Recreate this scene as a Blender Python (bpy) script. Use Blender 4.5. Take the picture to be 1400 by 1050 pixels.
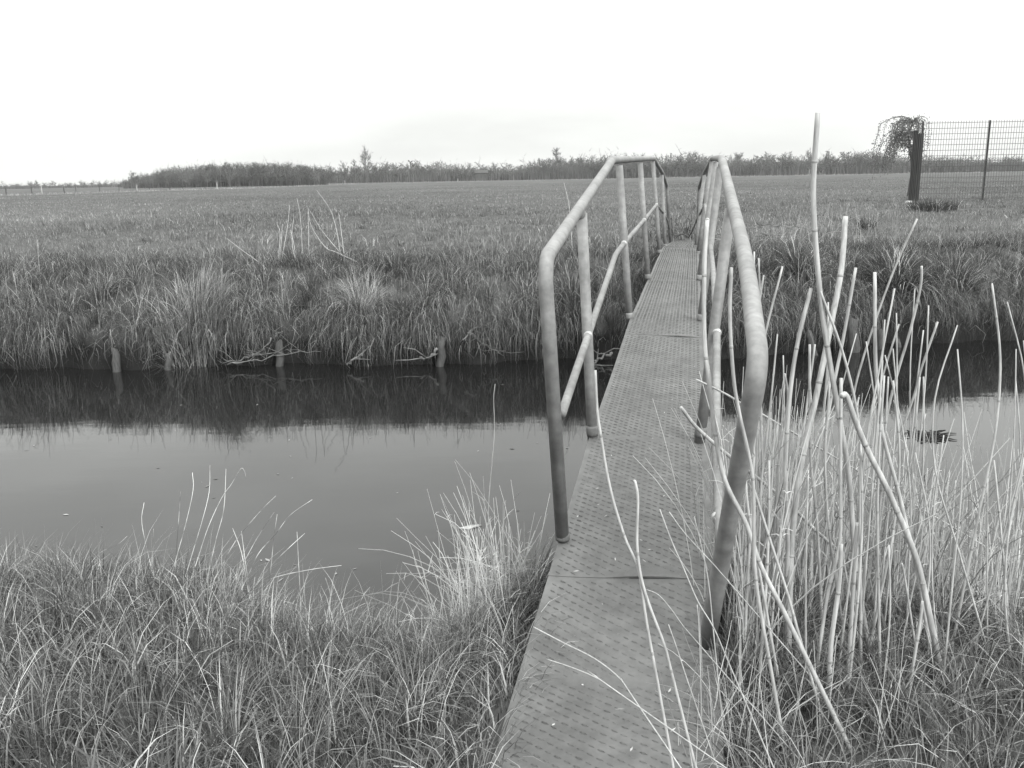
import bpy, math, random
import numpy as np
from mathutils import Vector, Matrix

random.seed(7); RNG = np.random.default_rng(7)
scene = bpy.context.scene
COL = scene.collection
for o in list(bpy.data.objects): bpy.data.objects.remove(o)

# ------------------------------------------------------------------ camera
F = 1225.0; CX, CY = 700.0, 525.0                 # focal length and centre in photo pixels (1400 x 1050)
EYE = np.array([0.0, 0.0, 2.2])                   # water surface is z = 0, meadow about z = 1
PITCH = math.atan((CY - 242.5) / F); ROLL = math.radians(1.0)
r0 = np.array([1.0, 0, 0]); u0 = np.array([0, math.sin(PITCH), math.cos(PITCH)])
fw = np.array([0, math.cos(PITCH), -math.sin(PITCH)])
cX = math.cos(ROLL) * r0 - math.sin(ROLL) * u0
cY = math.sin(ROLL) * r0 + math.cos(ROLL) * u0
cam_d = bpy.data.cameras.new('camera'); cam = bpy.data.objects.new('camera', cam_d); COL.objects.link(cam)
M = Matrix(((cX[0], cY[0], -fw[0], EYE[0]), (cX[1], cY[1], -fw[1], EYE[1]), (cX[2], cY[2], -fw[2], EYE[2]), (0, 0, 0, 1)))
cam.matrix_world = M
cam_d.sensor_width = 36.0; cam_d.lens = 36.0 * F / 1400.0; cam_d.clip_start = 0.05; cam_d.clip_end = 6000
scene.camera = cam

# ------------------------------------------------------------------ sky and sun (hazy bright day, black-and-white picture)
TINT = (0.985, 1.0, 0.975)
SUN_EL, SUN_AZ = math.radians(36), math.radians(146)   # azimuth from +Y towards +X
world = bpy.data.worlds.new('World'); scene.world = world; world.use_nodes = True
nt = world.node_tree; nt.nodes.clear()
N = nt.nodes.new; LK = nt.links.new
out = N('ShaderNodeOutputWorld'); bg = N('ShaderNodeBackground'); sky = N('ShaderNodeTexSky')
sky.sky_type = 'NISHITA'; sky.sun_disc = False; sky.sun_elevation = SUN_EL; sky.sun_rotation = SUN_AZ
sky.air_density = 1.0; sky.dust_density = 2.2; sky.ozone_density = 1.0
bw = N('ShaderNodeRGBToBW'); LK(sky.outputs[0], bw.inputs[0])
tc = N('ShaderNodeTexCoord'); mp = N('ShaderNodeMapping'); LK(tc.outputs['Generated'], mp.inputs[0])
mp.inputs['Scale'].default_value = (1.2, 1.2, 5.0)
nz = N('ShaderNodeTexNoise'); LK(mp.outputs[0], nz.inputs['Vector'])
nz.inputs['Scale'].default_value = 2.2; nz.inputs['Detail'].default_value = 6; nz.inputs['Roughness'].default_value = 0.55
mr = N('ShaderNodeMapRange'); LK(nz.outputs[0], mr.inputs[0])
mr.inputs[1].default_value = 0.35; mr.inputs[2].default_value = 0.68; mr.inputs[3].default_value = 0.98; mr.inputs[4].default_value = 1.22
sxz = N('ShaderNodeSeparateXYZ'); LK(tc.outputs['Generated'], sxz.inputs[0])
el = N('ShaderNodeMath'); el.operation = 'MULTIPLY_ADD'; el.use_clamp = False; LK(sxz.outputs[2], el.inputs[0]); el.inputs[1].default_value = 4.0 * 2.3; el.inputs[2].default_value = 2.3   # overcast sky brightens towards the zenith
elm = N('ShaderNodeMath'); elm.operation = 'MAXIMUM'; LK(el.outputs[0], elm.inputs[0]); elm.inputs[1].default_value = 2.3
cl = N('ShaderNodeMath'); cl.operation = 'MULTIPLY'; LK(elm.outputs[0], cl.inputs[0]); LK(mr.outputs[0], cl.inputs[1])
mx = N('ShaderNodeMix'); mx.data_type = 'FLOAT'; mx.inputs[0].default_value = 0.98; LK(bw.outputs[0], mx.inputs[2])
LK(cl.outputs[0], mx.inputs[3])                  # thin white cloud veil
tn = N('ShaderNodeVectorMath'); tn.operation = 'SCALE'; tn.inputs[0].default_value = TINT; LK(mx.outputs[0], tn.inputs['Scale'])
LK(tn.outputs[0], bg.inputs[0]); bg.inputs[1].default_value = 0.12; LK(bg.outputs[0], out.inputs[0])
sun_d = bpy.data.lights.new('sun', 'SUN'); sun_d.energy = 2.0; sun_d.angle = math.radians(20); sun_d.color = TINT
sun = bpy.data.objects.new('sun', sun_d); COL.objects.link(sun)
sdir = Vector((math.sin(SUN_AZ) * math.cos(SUN_EL), math.cos(SUN_AZ) * math.cos(SUN_EL), math.sin(SUN_EL)))
sun.rotation_euler = sdir.to_track_quat('Z', 'Y').to_euler(); sun.location = sdir * 50
vs = scene.view_settings; vs.view_transform = 'Standard'; vs.look = 'None'; vs.exposure = 1.46; vs.gamma = 1.0
vs.use_curve_mapping = False

# ------------------------------------------------------------------ pixel -> place helpers
def ray(px, py):
    return cX * (px - CX) / F + cY * (CY - py) / F + fw
def P(px, py, Y):                                  # point on that sight line at distance Y
    d = ray(px, py); return EYE + d * (Y / d[1])
def Pz(px, py, z):                                 # where the sight line meets height z
    d = ray(px, py); return EYE + d * ((z - EYE[2]) / d[2])
def pxm(Y): return Y / F                           # metres per pixel at distance Y

# ------------------------------------------------------------------ materials
def mat(name, tone=0.2, rough=0.7, metal=0.0, build=None):
    m = bpy.data.materials.new(name); m.use_nodes = True
    b = m.node_tree.nodes['Principled BSDF']
    b.inputs['Base Color'].default_value = (tone, tone, tone, 1); b.inputs['Roughness'].default_value = rough
    b.inputs['Metallic'].default_value = metal; b.inputs['Specular IOR Level'].default_value = 0.3
    if build: build(m.node_tree, b)
    return m
def noise_tone(t, b, lo, hi, scale, detail=6, stretch=(1, 1, 1), coord='Object', a=0.3, c=0.7, bump=0.0, bdist=0.01, extra=None):
    n = t.nodes; l = t.links
    tc = n.new('ShaderNodeTexCoord'); mp = n.new('ShaderNodeMapping'); l.new(tc.outputs[coord], mp.inputs[0])
    mp.inputs['Scale'].default_value = stretch
    nz = n.new('ShaderNodeTexNoise'); l.new(mp.outputs[0], nz.inputs['Vector'])
    nz.inputs['Scale'].default_value = scale; nz.inputs['Detail'].default_value = detail; nz.inputs['Roughness'].default_value = 0.62
    r = n.new('ShaderNodeMapRange'); l.new(nz.outputs[0], r.inputs[0])
    r.inputs[1].default_value = a; r.inputs[2].default_value = c; r.inputs[3].default_value = lo; r.inputs[4].default_value = hi
    val = r.outputs[0]
    if extra:                                      # second, larger-scale factor multiplied in
        n2 = n.new('ShaderNodeTexNoise'); l.new(tc.outputs[coord], n2.inputs['Vector'])
        n2.inputs['Scale'].default_value = extra[0]; n2.inputs['Detail'].default_value = 4
        r2 = n.new('ShaderNodeMapRange'); l.new(n2.outputs[0], r2.inputs[0])
        r2.inputs[1].default_value = 0.3; r2.inputs[2].default_value = 0.7; r2.inputs[3].default_value = extra[1]; r2.inputs[4].default_value = extra[2]
        mm = n.new('ShaderNodeMath'); mm.operation = 'MULTIPLY'; l.new(val, mm.inputs[0]); l.new(r2.outputs[0], mm.inputs[1]); val = mm.outputs[0]
    l.new(val, b.inputs['Base Color'])
    if bump:
        bp = n.new('ShaderNodeBump'); bp.inputs['Strength'].default_value = bump; bp.inputs['Distance'].default_value = bdist
        l.new(nz.outputs[0], bp.inputs['Height']); l.new(bp.outputs[0], b.inputs['Normal'])
    return nz
def leaf_mat(name, mult=1.0, trans=0.3):
    m = bpy.data.materials.new(name); m.use_nodes = True; t = m.node_tree; t.nodes.clear()
    n = t.nodes; l = t.links
    o = n.new('ShaderNodeOutputMaterial'); d = n.new('ShaderNodeBsdfDiffuse'); tr = n.new('ShaderNodeBsdfTranslucent')
    a = n.new('ShaderNodeAttribute'); a.attribute_name = 'tone'
    s = n.new('ShaderNodeMath'); s.operation = 'MULTIPLY'; s.inputs[1].default_value = mult; l.new(a.outputs['Fac'], s.inputs[0])
    x = n.new('ShaderNodeMixShader'); x.inputs[0].default_value = trans
    l.new(s.outputs[0], d.inputs[0]); l.new(s.outputs[0], tr.inputs[0]); l.new(d.outputs[0], x.inputs[1]); l.new(tr.outputs[0], x.inputs[2]); l.new(x.outputs[0], o.inputs[0])
    return m

def b_ground(t, b):
    n = t.nodes; l = t.links
    nz = noise_tone(t, b, 0.05, 0.098, 3.2, 8, (1, 0.55, 1), bump=0.6, bdist=0.08, extra=(0.07, 0.75, 1.2))
    # bare wet soil on the canal side below the turf
    g = n.new('ShaderNodeNewGeometry'); sx = n.new('ShaderNodeSeparateXYZ'); l.new(g.outputs['Position'], sx.inputs[0])
    a = n.new('ShaderNodeMapRange'); l.new(sx.outputs[2], a.inputs[0]); a.inputs[1].default_value = 0.25; a.inputs[2].default_value = 0.5
    old = b.inputs['Base Color'].links[0].from_socket
    m2 = n.new('ShaderNodeMix'); m2.data_type = 'FLOAT'; l.new(a.outputs[0], m2.inputs[0]); l.new(old, m2.inputs[3]); sm = n.new('ShaderNodeMath'); sm.operation = 'MULTIPLY'; sm.inputs[1].default_value = .2; l.new(old, sm.inputs[0]); l.new(sm.outputs[0], m2.inputs[2])
    l.new(m2.outputs[0], b.inputs['Base Color'])
    b.inputs['Specular IOR Level'].default_value = 0.0
MAT_GROUND = mat('meadow_soil', build=b_ground, rough=1.0)
def b_water(t, b):
    n = t.nodes; l = t.links
    b.inputs['IOR'].default_value = 1.33; b.inputs['Specular IOR Level'].default_value = 0.5; b.inputs['Roughness'].default_value = 0.015
    tc = n.new('ShaderNodeTexCoord'); mp = n.new('ShaderNodeMapping'); l.new(tc.outputs['Object'], mp.inputs[0]); mp.inputs['Scale'].default_value = (0.8, 2.6, 1)
    a = n.new('ShaderNodeTexNoise'); l.new(mp.outputs[0], a.inputs['Vector']); a.inputs['Scale'].default_value = 2.4; a.inputs['Detail'].default_value = 4
    bp = n.new('ShaderNodeBump'); bp.inputs['Strength'].default_value = 0.03; bp.inputs['Distance'].default_value = 0.03
    l.new(a.outputs[0], bp.inputs['Height']); l.new(bp.outputs[0], b.inputs['Normal'])
MAT_WATER = mat('canal_water', 0.007, 0.015, build=b_water)
def b_galv(t, b):
    n = t.nodes; l = t.links
    noise_tone(t, b, 0.105, 0.18, 26, 9, (1, 1, 1), bump=0.08, bdist=0.002, extra=(4, 0.72, 1.15))
    b.inputs['Specular IOR Level'].default_value = 0.35
MAT_GALV = mat('galvanised_pipe', 0.45, 0.62, 0.0, b_galv)
def b_weld(t, b): noise_tone(t, b, 0.25, 0.42, 60, 4, bump=0.5, bdist=0.003)
MAT_WELD = mat('weld_bead', 0.6, 0.5, 0.3, b_weld)
def b_deck(t, b):
    n = t.nodes; l = t.links
    noise_tone(t, b, 0.064, 0.108, 14, 9, bump=0.3, bdist=0.003, extra=(3.0, 0.78, 1.12))
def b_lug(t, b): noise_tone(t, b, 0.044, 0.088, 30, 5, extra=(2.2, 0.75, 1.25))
MAT_LUG = mat('shaded_tread', .06, .7, 0.1, b_lug)  # darker than the plate: the lugs' small shadows are put into their colour
MAT_DECK = mat('worn_tread_plate', 0.22, 0.62, 0.25, b_deck)
def b_beam(t, b): noise_tone(t, b, 0.05, 0.12, 12)
MAT_BEAM = mat('rusty_beam', 0.08, 0.8, 0.0, b_beam)
def b_wood(t, b): noise_tone(t, b, 0.02, 0.065, 18, 6, (4, 4, 0.6), bump=0.6, bdist=0.01)
MAT_WOOD = mat('wet_grey_wood', 0.13, 0.85, 0.0, b_wood)
def b_bark(t, b): noise_tone(t, b, 0.10, 0.17, 6, 5)
MAT_BARK = mat('bare_bark', 0.13, 0.95, 0.0, b_bark)
def b_stalk(t, b):
    nz = noise_tone(t, b, 0.20, 0.37, 22, 6, (5, 5, 0.45), bump=0.2, bdist=0.003, extra=(9, 0.75, 1.1))
MAT_STALK = mat('dry_stalk', 0.55, 0.6, 0.0, b_stalk)
def b_node(t, b): noise_tone(t, b, 0.13, 0.25, 30, 4)
MAT_NODE = mat('stalk_joint', 0.22, 0.8, 0.0, b_node)
MAT_GRASS = leaf_mat('grass_blades', 0.72, 0.3)
MAT_DRY = leaf_mat('dry_stems', 0.60, 0.15)
def b_screen(t, b): noise_tone(t, b, 0.012, 0.035, 8, 5, (3, 3, 0.3))
MAT_SCREEN = mat('dark_boards', 0.02, 0.6, 0.0, b_screen)
MAT_WIRE = mat('fence_wire', 0.06, 0.5, 0.3)
def b_pale(t, b): noise_tone(t, b, 0.22, 0.32, 3, 4)
MAT_PALE = mat('pale_render', 0.6, 0.9, 0.0, b_pale)
def b_roof(t, b): noise_tone(t, b, 0.03, 0.05, 2, 4)
MAT_ROOF = mat('dark_roof', 0.07, 0.9, 0.0, b_roof)
MAT_ROPE = mat('dark_chain', 0.04, 0.6, 0.4)

# ------------------------------------------------------------------ object helpers
def props(o, label=None, cat=None, group=None, kind=None):
    if label: o['label'] = label
    if cat: o['category'] = cat
    if group: o['group'] = group
    if kind: o['kind'] = kind
    return o
def empty(name, loc=(0, 0, 0)):
    o = bpy.data.objects.new(name, None); o.location = loc; o.empty_display_size = 0.2; COL.objects.link(o); return o
class MB:
    def __init__(s): s.v = []; s.f = []; s.t = []
    def add(s, vs, fs, tone=None):
        k = len(s.v); s.v += [tuple(map(float, v)) for v in vs]; s.f += [tuple(i + k for i in f) for f in fs]
        s.t += [tone if tone is not None else 0.2] * len(vs)
    def tube(s, pts, rad, sides=8, tone=None, caps=True):
        pts = np.array(pts, float); n = len(pts)
        rad = np.broadcast_to(np.array(rad, float), (n,))
        tg = np.gradient(pts, axis=0); tg /= np.linalg.norm(tg, axis=1)[:, None] + 1e-12
        ref = np.array([0, 0, 1.0]) if abs(tg[0][2]) < 0.9 else np.array([1.0, 0, 0])
        a = np.cross(tg[0], ref); a /= np.linalg.norm(a)
        vs = []; ang = np.arange(sides) * 2 * math.pi / sides
        for i in range(n):
            a = a - tg[i] * np.dot(a, tg[i]); a /= np.linalg.norm(a) + 1e-12
            b = np.cross(tg[i], a)
            vs += list(pts[i] + rad[i] * (np.cos(ang)[:, None] * a + np.sin(ang)[:, None] * b))
        fs = []
        for i in range(n - 1):
            for j in range(sides):
                k = (j + 1) % sides
                fs.append((i * sides + j, i * sides + k, (i + 1) * sides + k, (i + 1) * sides + j))
        if caps: fs += [tuple(range(sides))[::-1], tuple(range((n - 1) * sides, n * sides))]
        s.add(vs, fs, tone)
    def box(s, c, size, rz=0.0, tone=None):
        hx, hy, hz = [q / 2 for q in size]; co, si = math.cos(rz), math.sin(rz); vs = []
        for z in (-hz, hz):
            for x, y in ((-hx, -hy), (hx, -hy), (hx, hy), (-hx, hy)):
                vs.append((c[0] + x * co - y * si, c[1] + x * si + y * co, c[2] + z))
        s.add(vs, [(3, 2, 1, 0), (4, 5, 6, 7), (0, 1, 5, 4), (1, 2, 6, 5), (2, 3, 7, 6), (3, 0, 4, 7)], tone)
    def build(s, name, m, parent=None, smooth=False, tone=False, loc=None):
        me = bpy.data.meshes.new(name)
        vs = s.v
        if loc is not None: vs = [(x - loc[0], y - loc[1], z - loc[2]) for x, y, z in vs]
        me.from_pydata(vs, [], s.f); me.materials.append(m)
        if smooth: me.polygons.foreach_set('use_smooth', [True] * len(me.polygons))
        if tone:
            at = me.attributes.new('tone', 'FLOAT', 'POINT'); at.data.foreach_set('value', s.t)
        me.update()
        o = bpy.data.objects.new(name, me); COL.objects.link(o)
        if loc is not None: o.location = loc
        if parent is not None:
            o.parent = parent; o.matrix_parent_inverse = Matrix.Translation(-Vector(parent.location))
        return o
def fast_mesh(name, V, T, tone, m):
    """big triangle mesh straight from numpy arrays"""
    me = bpy.data.meshes.new(name); nv, nf = len(V), len(T)
    me.vertices.add(nv); me.vertices.foreach_set('co', np.asarray(V, np.float32).ravel())
    me.loops.add(nf * 3); me.loops.foreach_set('vertex_index', np.asarray(T, np.int32).ravel())
    me.polygons.add(nf); me.polygons.foreach_set('loop_start', np.arange(nf, dtype=np.int32) * 3)
    me.update(calc_edges=True)
    at = me.attributes.new('tone', 'FLOAT', 'POINT'); at.data.foreach_set('value', np.asarray(tone, np.float32))
    me.materials.append(m); o = bpy.data.objects.new(name, me); COL.objects.link(o); return o
def rounded(pts, r, n=6):
    """polyline with its inner corners rounded off"""
    pts = [np.array(p, float) for p in pts]; out = [pts[0]]
    for i in range(1, len(pts) - 1):
        a, b, c = pts[i - 1], pts[i], pts[i + 1]
        ri = r[i] if isinstance(r, (list, tuple)) else r
        da = a - b; dc = c - b; ra = min(ri, np.linalg.norm(da) * .45); rc = min(ri, np.linalg.norm(dc) * .45)
        p0 = b + da / np.linalg.norm(da) * ra; p2 = b + dc / np.linalg.norm(dc) * rc
        for k in range(n + 1):
            t = k / n; out.append((1 - t) ** 2 * p0 + 2 * t * (1 - t) * b + t * t * p2)
    out.append(pts[-1]); return out
def smooth_line(pts, per=5):
    """Catmull-Rom through points"""
    p = [np.array(q, float) for q in pts]
    if len(p) < 3: return [p[0] + (p[-1] - p[0]) * k / per for k in range(per + 1)]
    p = [2 * p[0] - p[1]] + p + [2 * p[-1] - p[-2]]; out = []
    for i in range(1, len(p) - 2):
        for k in range(per):
            t = k / per; a, b, c, d = p[i - 1], p[i], p[i + 1], p[i + 2]
            out.append(.5 * (2 * b + (c - a) * t + (2 * a - 5 * b + 4 * c - d) * t * t + (3 * b - a - 3 * c + d) * t ** 3))
    out.append(p[-2]); return out

_LAT = RNG.uniform(0, 1, (256, 256))
def vn(x, y, sc, o=0):
    x = np.asarray(x) / sc + 17.3 * o; y = np.asarray(y) / sc + 9.1 * o; i = np.floor(x).astype(int); j = np.floor(y).astype(int); f = x - i; g = y - j
    f = f * f * (3 - 2 * f); g = g * g * (3 - 2 * g); L = lambda a, b: _LAT[a % 256, b % 256]
    return (L(i, j) * (1 - f) + L(i + 1, j) * f) * (1 - g) + (L(i, j + 1) * (1 - f) + L(i + 1, j + 1) * f) * g

# ------------------------------------------------------------------ ground with the canal cut into it
FB = [Pz(px, py, 0.0) for px, py in ((-60, 506), (120, 503), (480, 499), (750, 494), (1060, 486), (1230, 470), (1420, 462))]
def yfar(x):
    x = np.asarray(x, float)
    return np.interp(x, [-80] + [q[0] for q in FB] + [90], [FB[0][1] - .5] + [q[1] for q in FB] + [FB[-1][1] + 2]) \
        + .10 * np.sin(1.7 * x + .4) + .07 * np.sin(4.3 * x) + .04 * np.sin(9.1 * x + 2)
def ynear(x):
    x = np.asarray(x, float)
    return np.interp(x, [-60, -3, -1.6, -.75, -.3, .2, .9, 1.4, 3, 60], [5.1, 4.55, 4.35, 3.85, 4.0, 4.4, 4.3, 4.1, 3.9, 4.6]) \
        + .06 * np.sin(3.1 * x) + .04 * np.sin(7.7 * x + 1)
def bumps(x, y):
    return .035 * np.sin(1.9 * x + .7 * y) * np.sin(1.3 * y + .4) + .03 * np.sin(4.1 * x + 1.1) * np.sin(3.3 * y + .5 * x) \
        + .02 * np.sin(8.3 * x + 2 * y) * np.sin(7.1 * y - 1.2 * x) + .012 * np.sin(15 * x) * np.sin(13 * y + .3)
def ground(x, y):
    x = np.asarray(x, float); y = np.asarray(y, float)
    d = y - yfar(x); e = ynear(x) - y
    far = np.interp(d, [-1.2, -.25, -.06, .10, .30, .9, 1.9, 3.5], [-.7, -.55, -.25, .30, .47, .78, .97, 1.0])
    near = np.interp(e, [-.8, -.2, 0, .3, .8, 1.5, 3], [-.7, -.3, -.02, .2, .42, .56, .62])
    rough = (d > -.15) & (d < .5); far = far + np.where(rough, .07 * np.sin(11 * x + 3 * np.sin(5 * x)) * np.sin(9 * y) + .05 * np.sin(23 * x + 7 * y), 0)
    lump = np.clip(vn(x, y, .75, 21) * .65 + vn(x, y, .33, 22) * .35 - .3, 0, 1)
    far = far + np.where(d > .12, .34 * lump * np.clip((d - .12) / .25, 0, 1) * np.clip((3.2 - d) / 2.2, 0, 1), 0)
    fade = np.clip((40 - y) / 25, .0, 1)
    z = np.maximum(far, near) + bumps(x, y) * np.where((d > .3) | (e > .2), 1, .3) * fade
    return np.where((e > 0) & (e < 3) & (np.abs(x - .45) < .6), np.minimum(z, .6), z)
def gz(x, y): return float(ground(x, y))
xs = np.concatenate([-np.geomspace(900, 11, 26), np.arange(-10.5, 12.5, .1), np.geomspace(13, 900, 26)])
ys = np.concatenate([np.arange(-6, 1.5, .5), np.arange(1.5, 6, .08), np.arange(6, 9.9, .4), np.arange(9.9, 14, .07), np.arange(14, 40, .35), np.geomspace(41, 1600, 40)])
X, Y = np.meshgrid(xs, ys); Z = ground(X, Y)
V = np.stack([X.ravel(), Y.ravel(), Z.ravel()], 1); nx, ny = len(xs), len(ys)
ii = (np.arange(ny - 1)[:, None] * nx + np.arange(nx - 1)[None]).ravel()
T = np.concatenate([np.stack([ii, ii + 1, ii + nx + 1], 1), np.stack([ii, ii + nx + 1, ii + nx], 1)])
go = fast_mesh('meadow_ground', V, T, np.zeros(len(V)), MAT_GROUND); go.data.polygons.foreach_set('use_smooth', [True] * len(T)); props(go, kind='structure')
w = MB(); xw = np.concatenate([[-300], np.arange(-40, 41, 4), [300]])
vs = [(x, y, 0.0) for y in (2.5, 16.5) for x in xw]
w.add(vs, [(i, i + 1, i + 1 + len(xw), i + len(xw)) for i in range(len(xw) - 1)])
props(w.build('canal_water', MAT_WATER), kind='structure')

# ------------------------------------------------------------------ footbridge
# stations: distance of the left edge, left edge pixel, right edge pixel
ST = [(2.02, 655, 1100, 993, 1112), (2.62, 707, 930, 985, 940), (3.42, 765, 735, 974, 742), (4.45, 806, 598, 967, 604), (6.8, 862, 435, 960, 438.5),
      (9.2, 886, 382, 957.5, 384), (12.3, 905.5, 339, 955, 340)]
LE = [P(a, b, Yd) for Yd, a, b, c, d in ST]; RE = [P(c, d, Yd - .10) for Yd, a, b, c, d in ST]
dirv = (LE[-1] - LE[2]); dirv[2] = 0; dirv /= np.linalg.norm(dirv)
for E in (LE, RE):                                   # far ramp, beyond the crest
    last = E[-1].copy(); E.append(last + dirv * 4.0 + np.array([0, 0, -.20]))
LEa, REa = np.array(LE), np.array(RE)
S = np.concatenate([[0], np.cumsum(np.linalg.norm(np.diff((LEa + REa) / 2, axis=0), axis=1))])
def deck(u, s):
    u = np.asarray(u, float); s = np.asarray(s, float)
    L = np.stack([np.interp(s, S, LEa[:, k]) for k in range(3)], -1); R = np.stack([np.interp(s, S, REa[:, k]) for k in range(3)], -1)
    return L + (R - L) * u[..., None]
def s_at(Yd): return float(np.interp(Yd, [q[1] for q in LE], S))
broot = empty('footbridge', tuple((LEa[0] + REa[0]) / 2)); broot.location.z = gz(broot.location.x, broot.location.y)
props(broot, 'narrow grey steel footbridge with pipe handrails crossing the canal', 'footbridge')
joints = [0.0, s_at(3.17), s_at(4.47), s_at(6.35), s_at(9.2), s_at(12.3), S[-1]]
for k in range(len(joints) - 1):
    s0, s1 = joints[k] + .0005, joints[k + 1] - .0005
    nu, ns = 21, max(6, int((s1 - s0) / .08)); m = MB(); top = []; us = np.linspace(0, 1, nu)
    for j in range(ns + 1):
        t = j / ns
        for i, u in enumerate(us):
            s = s0 + (s1 - s0) * t; lift = 0.0
            if k in (1, 3) and j <= 1:             # the sprung edge of a plate
                bow = max(0, math.sin(math.pi * np.clip((u - (.34 if k == 1 else .45)) / .5, 0, 1))); lift = .0075 * bow * (1 - j)
            p = deck(np.array(u), np.array(s)); p = p + np.array([0, 0, .004 * math.sin(5 * u + 3 * s) + lift + (.002 if k % 2 else 0)])
            top.append(p)
    n1 = len(top); bot = [p - np.array([0, 0, .006]) for p in top]
    fs = []
    for j in range(ns):
        for i in range(nu - 1):
            a = j * nu + i; fs.append((a, a + 1, a + 1 + nu, a + nu)); fs.append((n1 + a, n1 + a + nu, n1 + a + 1 + nu, n1 + a + 1))
    for j in range(ns):
        for i in (0, nu - 1):
            a = j * nu + i; q = (a, a + nu, n1 + a + nu, n1 + a); fs.append(q if i == 0 else q[::-1])
    for i in range(nu - 1):
        for j in (0, ns):
            a = j * nu + i; q = (a, n1 + a, n1 + a + 1, a + 1); fs.append(q if j == 0 else q[::-1])
    m.add(top + bot, fs); plate = m.build('deck_plate', MAT_DECK, broot)
    # raised tread lugs, as one part of the plate
    g = MB(); W = .56; l, wd, h = .0135, .0046, .0046
    rows = int((s1 - s0 - .03) / .0205)
    for r in range(rows):
        s = s0 + .02 + r * .0205
        for c in range(int(W / .052)):
            u = (.03 + (c + (.5 if r % 2 else 0)) * .052) / W
            if u > .97: continue
            a = math.radians(-30 if r % 2 else -38); hs = (1.0 if r % 2 else .8) * random.uniform(.75, 1.15) * (1 - .15 * math.exp(-((u - .5) / .22) ** 2))
            dx, dy = math.cos(a), math.sin(a)
            q = [(-l, 0, 0), (0, -wd, 0), (l, 0, 0), (0, wd, 0), (-.5 * l, 0, h), (.5 * l, 0, h)]
            uu = np.array([u + (x * dx - y * dy) / W for x, y, z in q]); sv = np.array([s + x * dy + y * dx for x, y, z in q])
            p = deck(uu, sv); p[:, 2] += np.array([z * hs for x, y, z in q]) + .004 * np.sin(5 * uu + 3 * sv) + (.002 if k % 2 else 0) - .0003
            g.add(p, [(0, 1, 4), (1, 5, 4), (1, 2, 5), (2, 3, 5), (3, 4, 5), (3, 0, 4)])
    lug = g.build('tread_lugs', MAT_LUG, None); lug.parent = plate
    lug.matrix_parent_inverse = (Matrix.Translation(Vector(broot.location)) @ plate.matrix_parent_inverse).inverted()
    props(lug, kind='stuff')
for u0_, u1_ in ((.08, .16), (.84, .92)):          # side beams under the deck
    m = MB(); n = 60; vs = []
    for j in range(n + 1):
        s = S[-1] * j / n
        for u, dz in ((u0_, -.014), (u1_, -.014), (u1_, -.13), (u0_, -.13)):
            p = deck(np.array(u), np.array(s)); vs.append((p[0], p[1], p[2] + dz))
    fs = [(j * 4 + i, j * 4 + (i + 1) % 4, j * 4 + 4 + (i + 1) % 4, j * 4 + 4 + i) for j in range(n) for i in range(4)]
    m.add(vs, fs + [(3, 2, 1, 0), (n * 4, n * 4 + 1, n * 4 + 2, n * 4 + 3)]); m.build('side_beam', MAT_BEAM, broot)
RP = .0275                                           # pipe radius
def pipe(name, pts, r=RP, m=MAT_GALV, parent=broot, sides=14):
    g = MB(); g.tube(pts, r, sides); return g.build(name, m, parent, smooth=True)
def ring(p, d, r, hgt, name, m, parent=broot):
    d = np.array(d, float); d /= np.linalg.norm(d); g = MB()
    g.tube([p - d * hgt * .5, p - d * hgt * .2, p + d * hgt * .2, p + d * hgt * .5], [r * .93, r, r, r * .93], 14); return g.build(name, m, parent, smooth=True)
# left rail
Lrail = [P(769, 737, 3.40), P(744, 356, 3.22), P(837, 219, 6.35), P(893.5, 216.5, 11.8), P(905.5, 236, 14.3), P(911.5, 253, 16.0), P(917, 336, 16.1)]
pipe('handrail', rounded(Lrail, [0, .13, .10, .15, .2, .1, 0], 8))
Lp = [((810, 596), (795, 288), 4.45), ((861, 437), (846.5, 224), 6.8), ((886, 382), (875, 221), 9.2), ((902, 347), (892.5, 219), 11.8), ((909.5, 338), (905, 238), 14.2)]
for (b, t, Yd) in Lp:
    B, Tt = P(*b, Yd), P(*t, Yd)
    pipe('rail_post', [B - (Tt - B) * .03, B + (Tt - B) * .3, Tt - (Tt - B) * .01], RP * .97)
    ring(B + (Tt - B) * .025, Tt - B, RP * (1.12 if Yd < 5 else 1.03), .055, 'post_socket', MAT_BEAM if Yd < 5 else MAT_GALV)
ring(P(769, 733, 3.40), (0, 0, 1), RP * 1.1, .03, 'post_socket', MAT_BEAM)
ring(P(792.5, 292, 4.38), Lrail[2] - Lrail[1], RP * 1.06, .03, 'pipe_sleeve', MAT_GALV)
RK = RP * .66
Lknee = [P(768, 566, 3.33), P(804, 459, 4.40), P(842, 347, 6.25), P(853, 333, 6.75), P(880.5, 301, 9.15), P(897.5, 280, 11.75), P(906, 290, 14.1), P(913, 302, 15.9), P(914.5, 312, 16.05)]
pipe('knee_rail', rounded(Lknee, [0, .05, .12, .1, .1, .1, .1, .1, 0], 5), RK, sides=12)
for k in (1, 3, 4, 5): ring(Lknee[k], Lknee[k] - Lknee[k - 1], RK * 1.25, .022, 'weld_collar', MAT_WELD)
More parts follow.
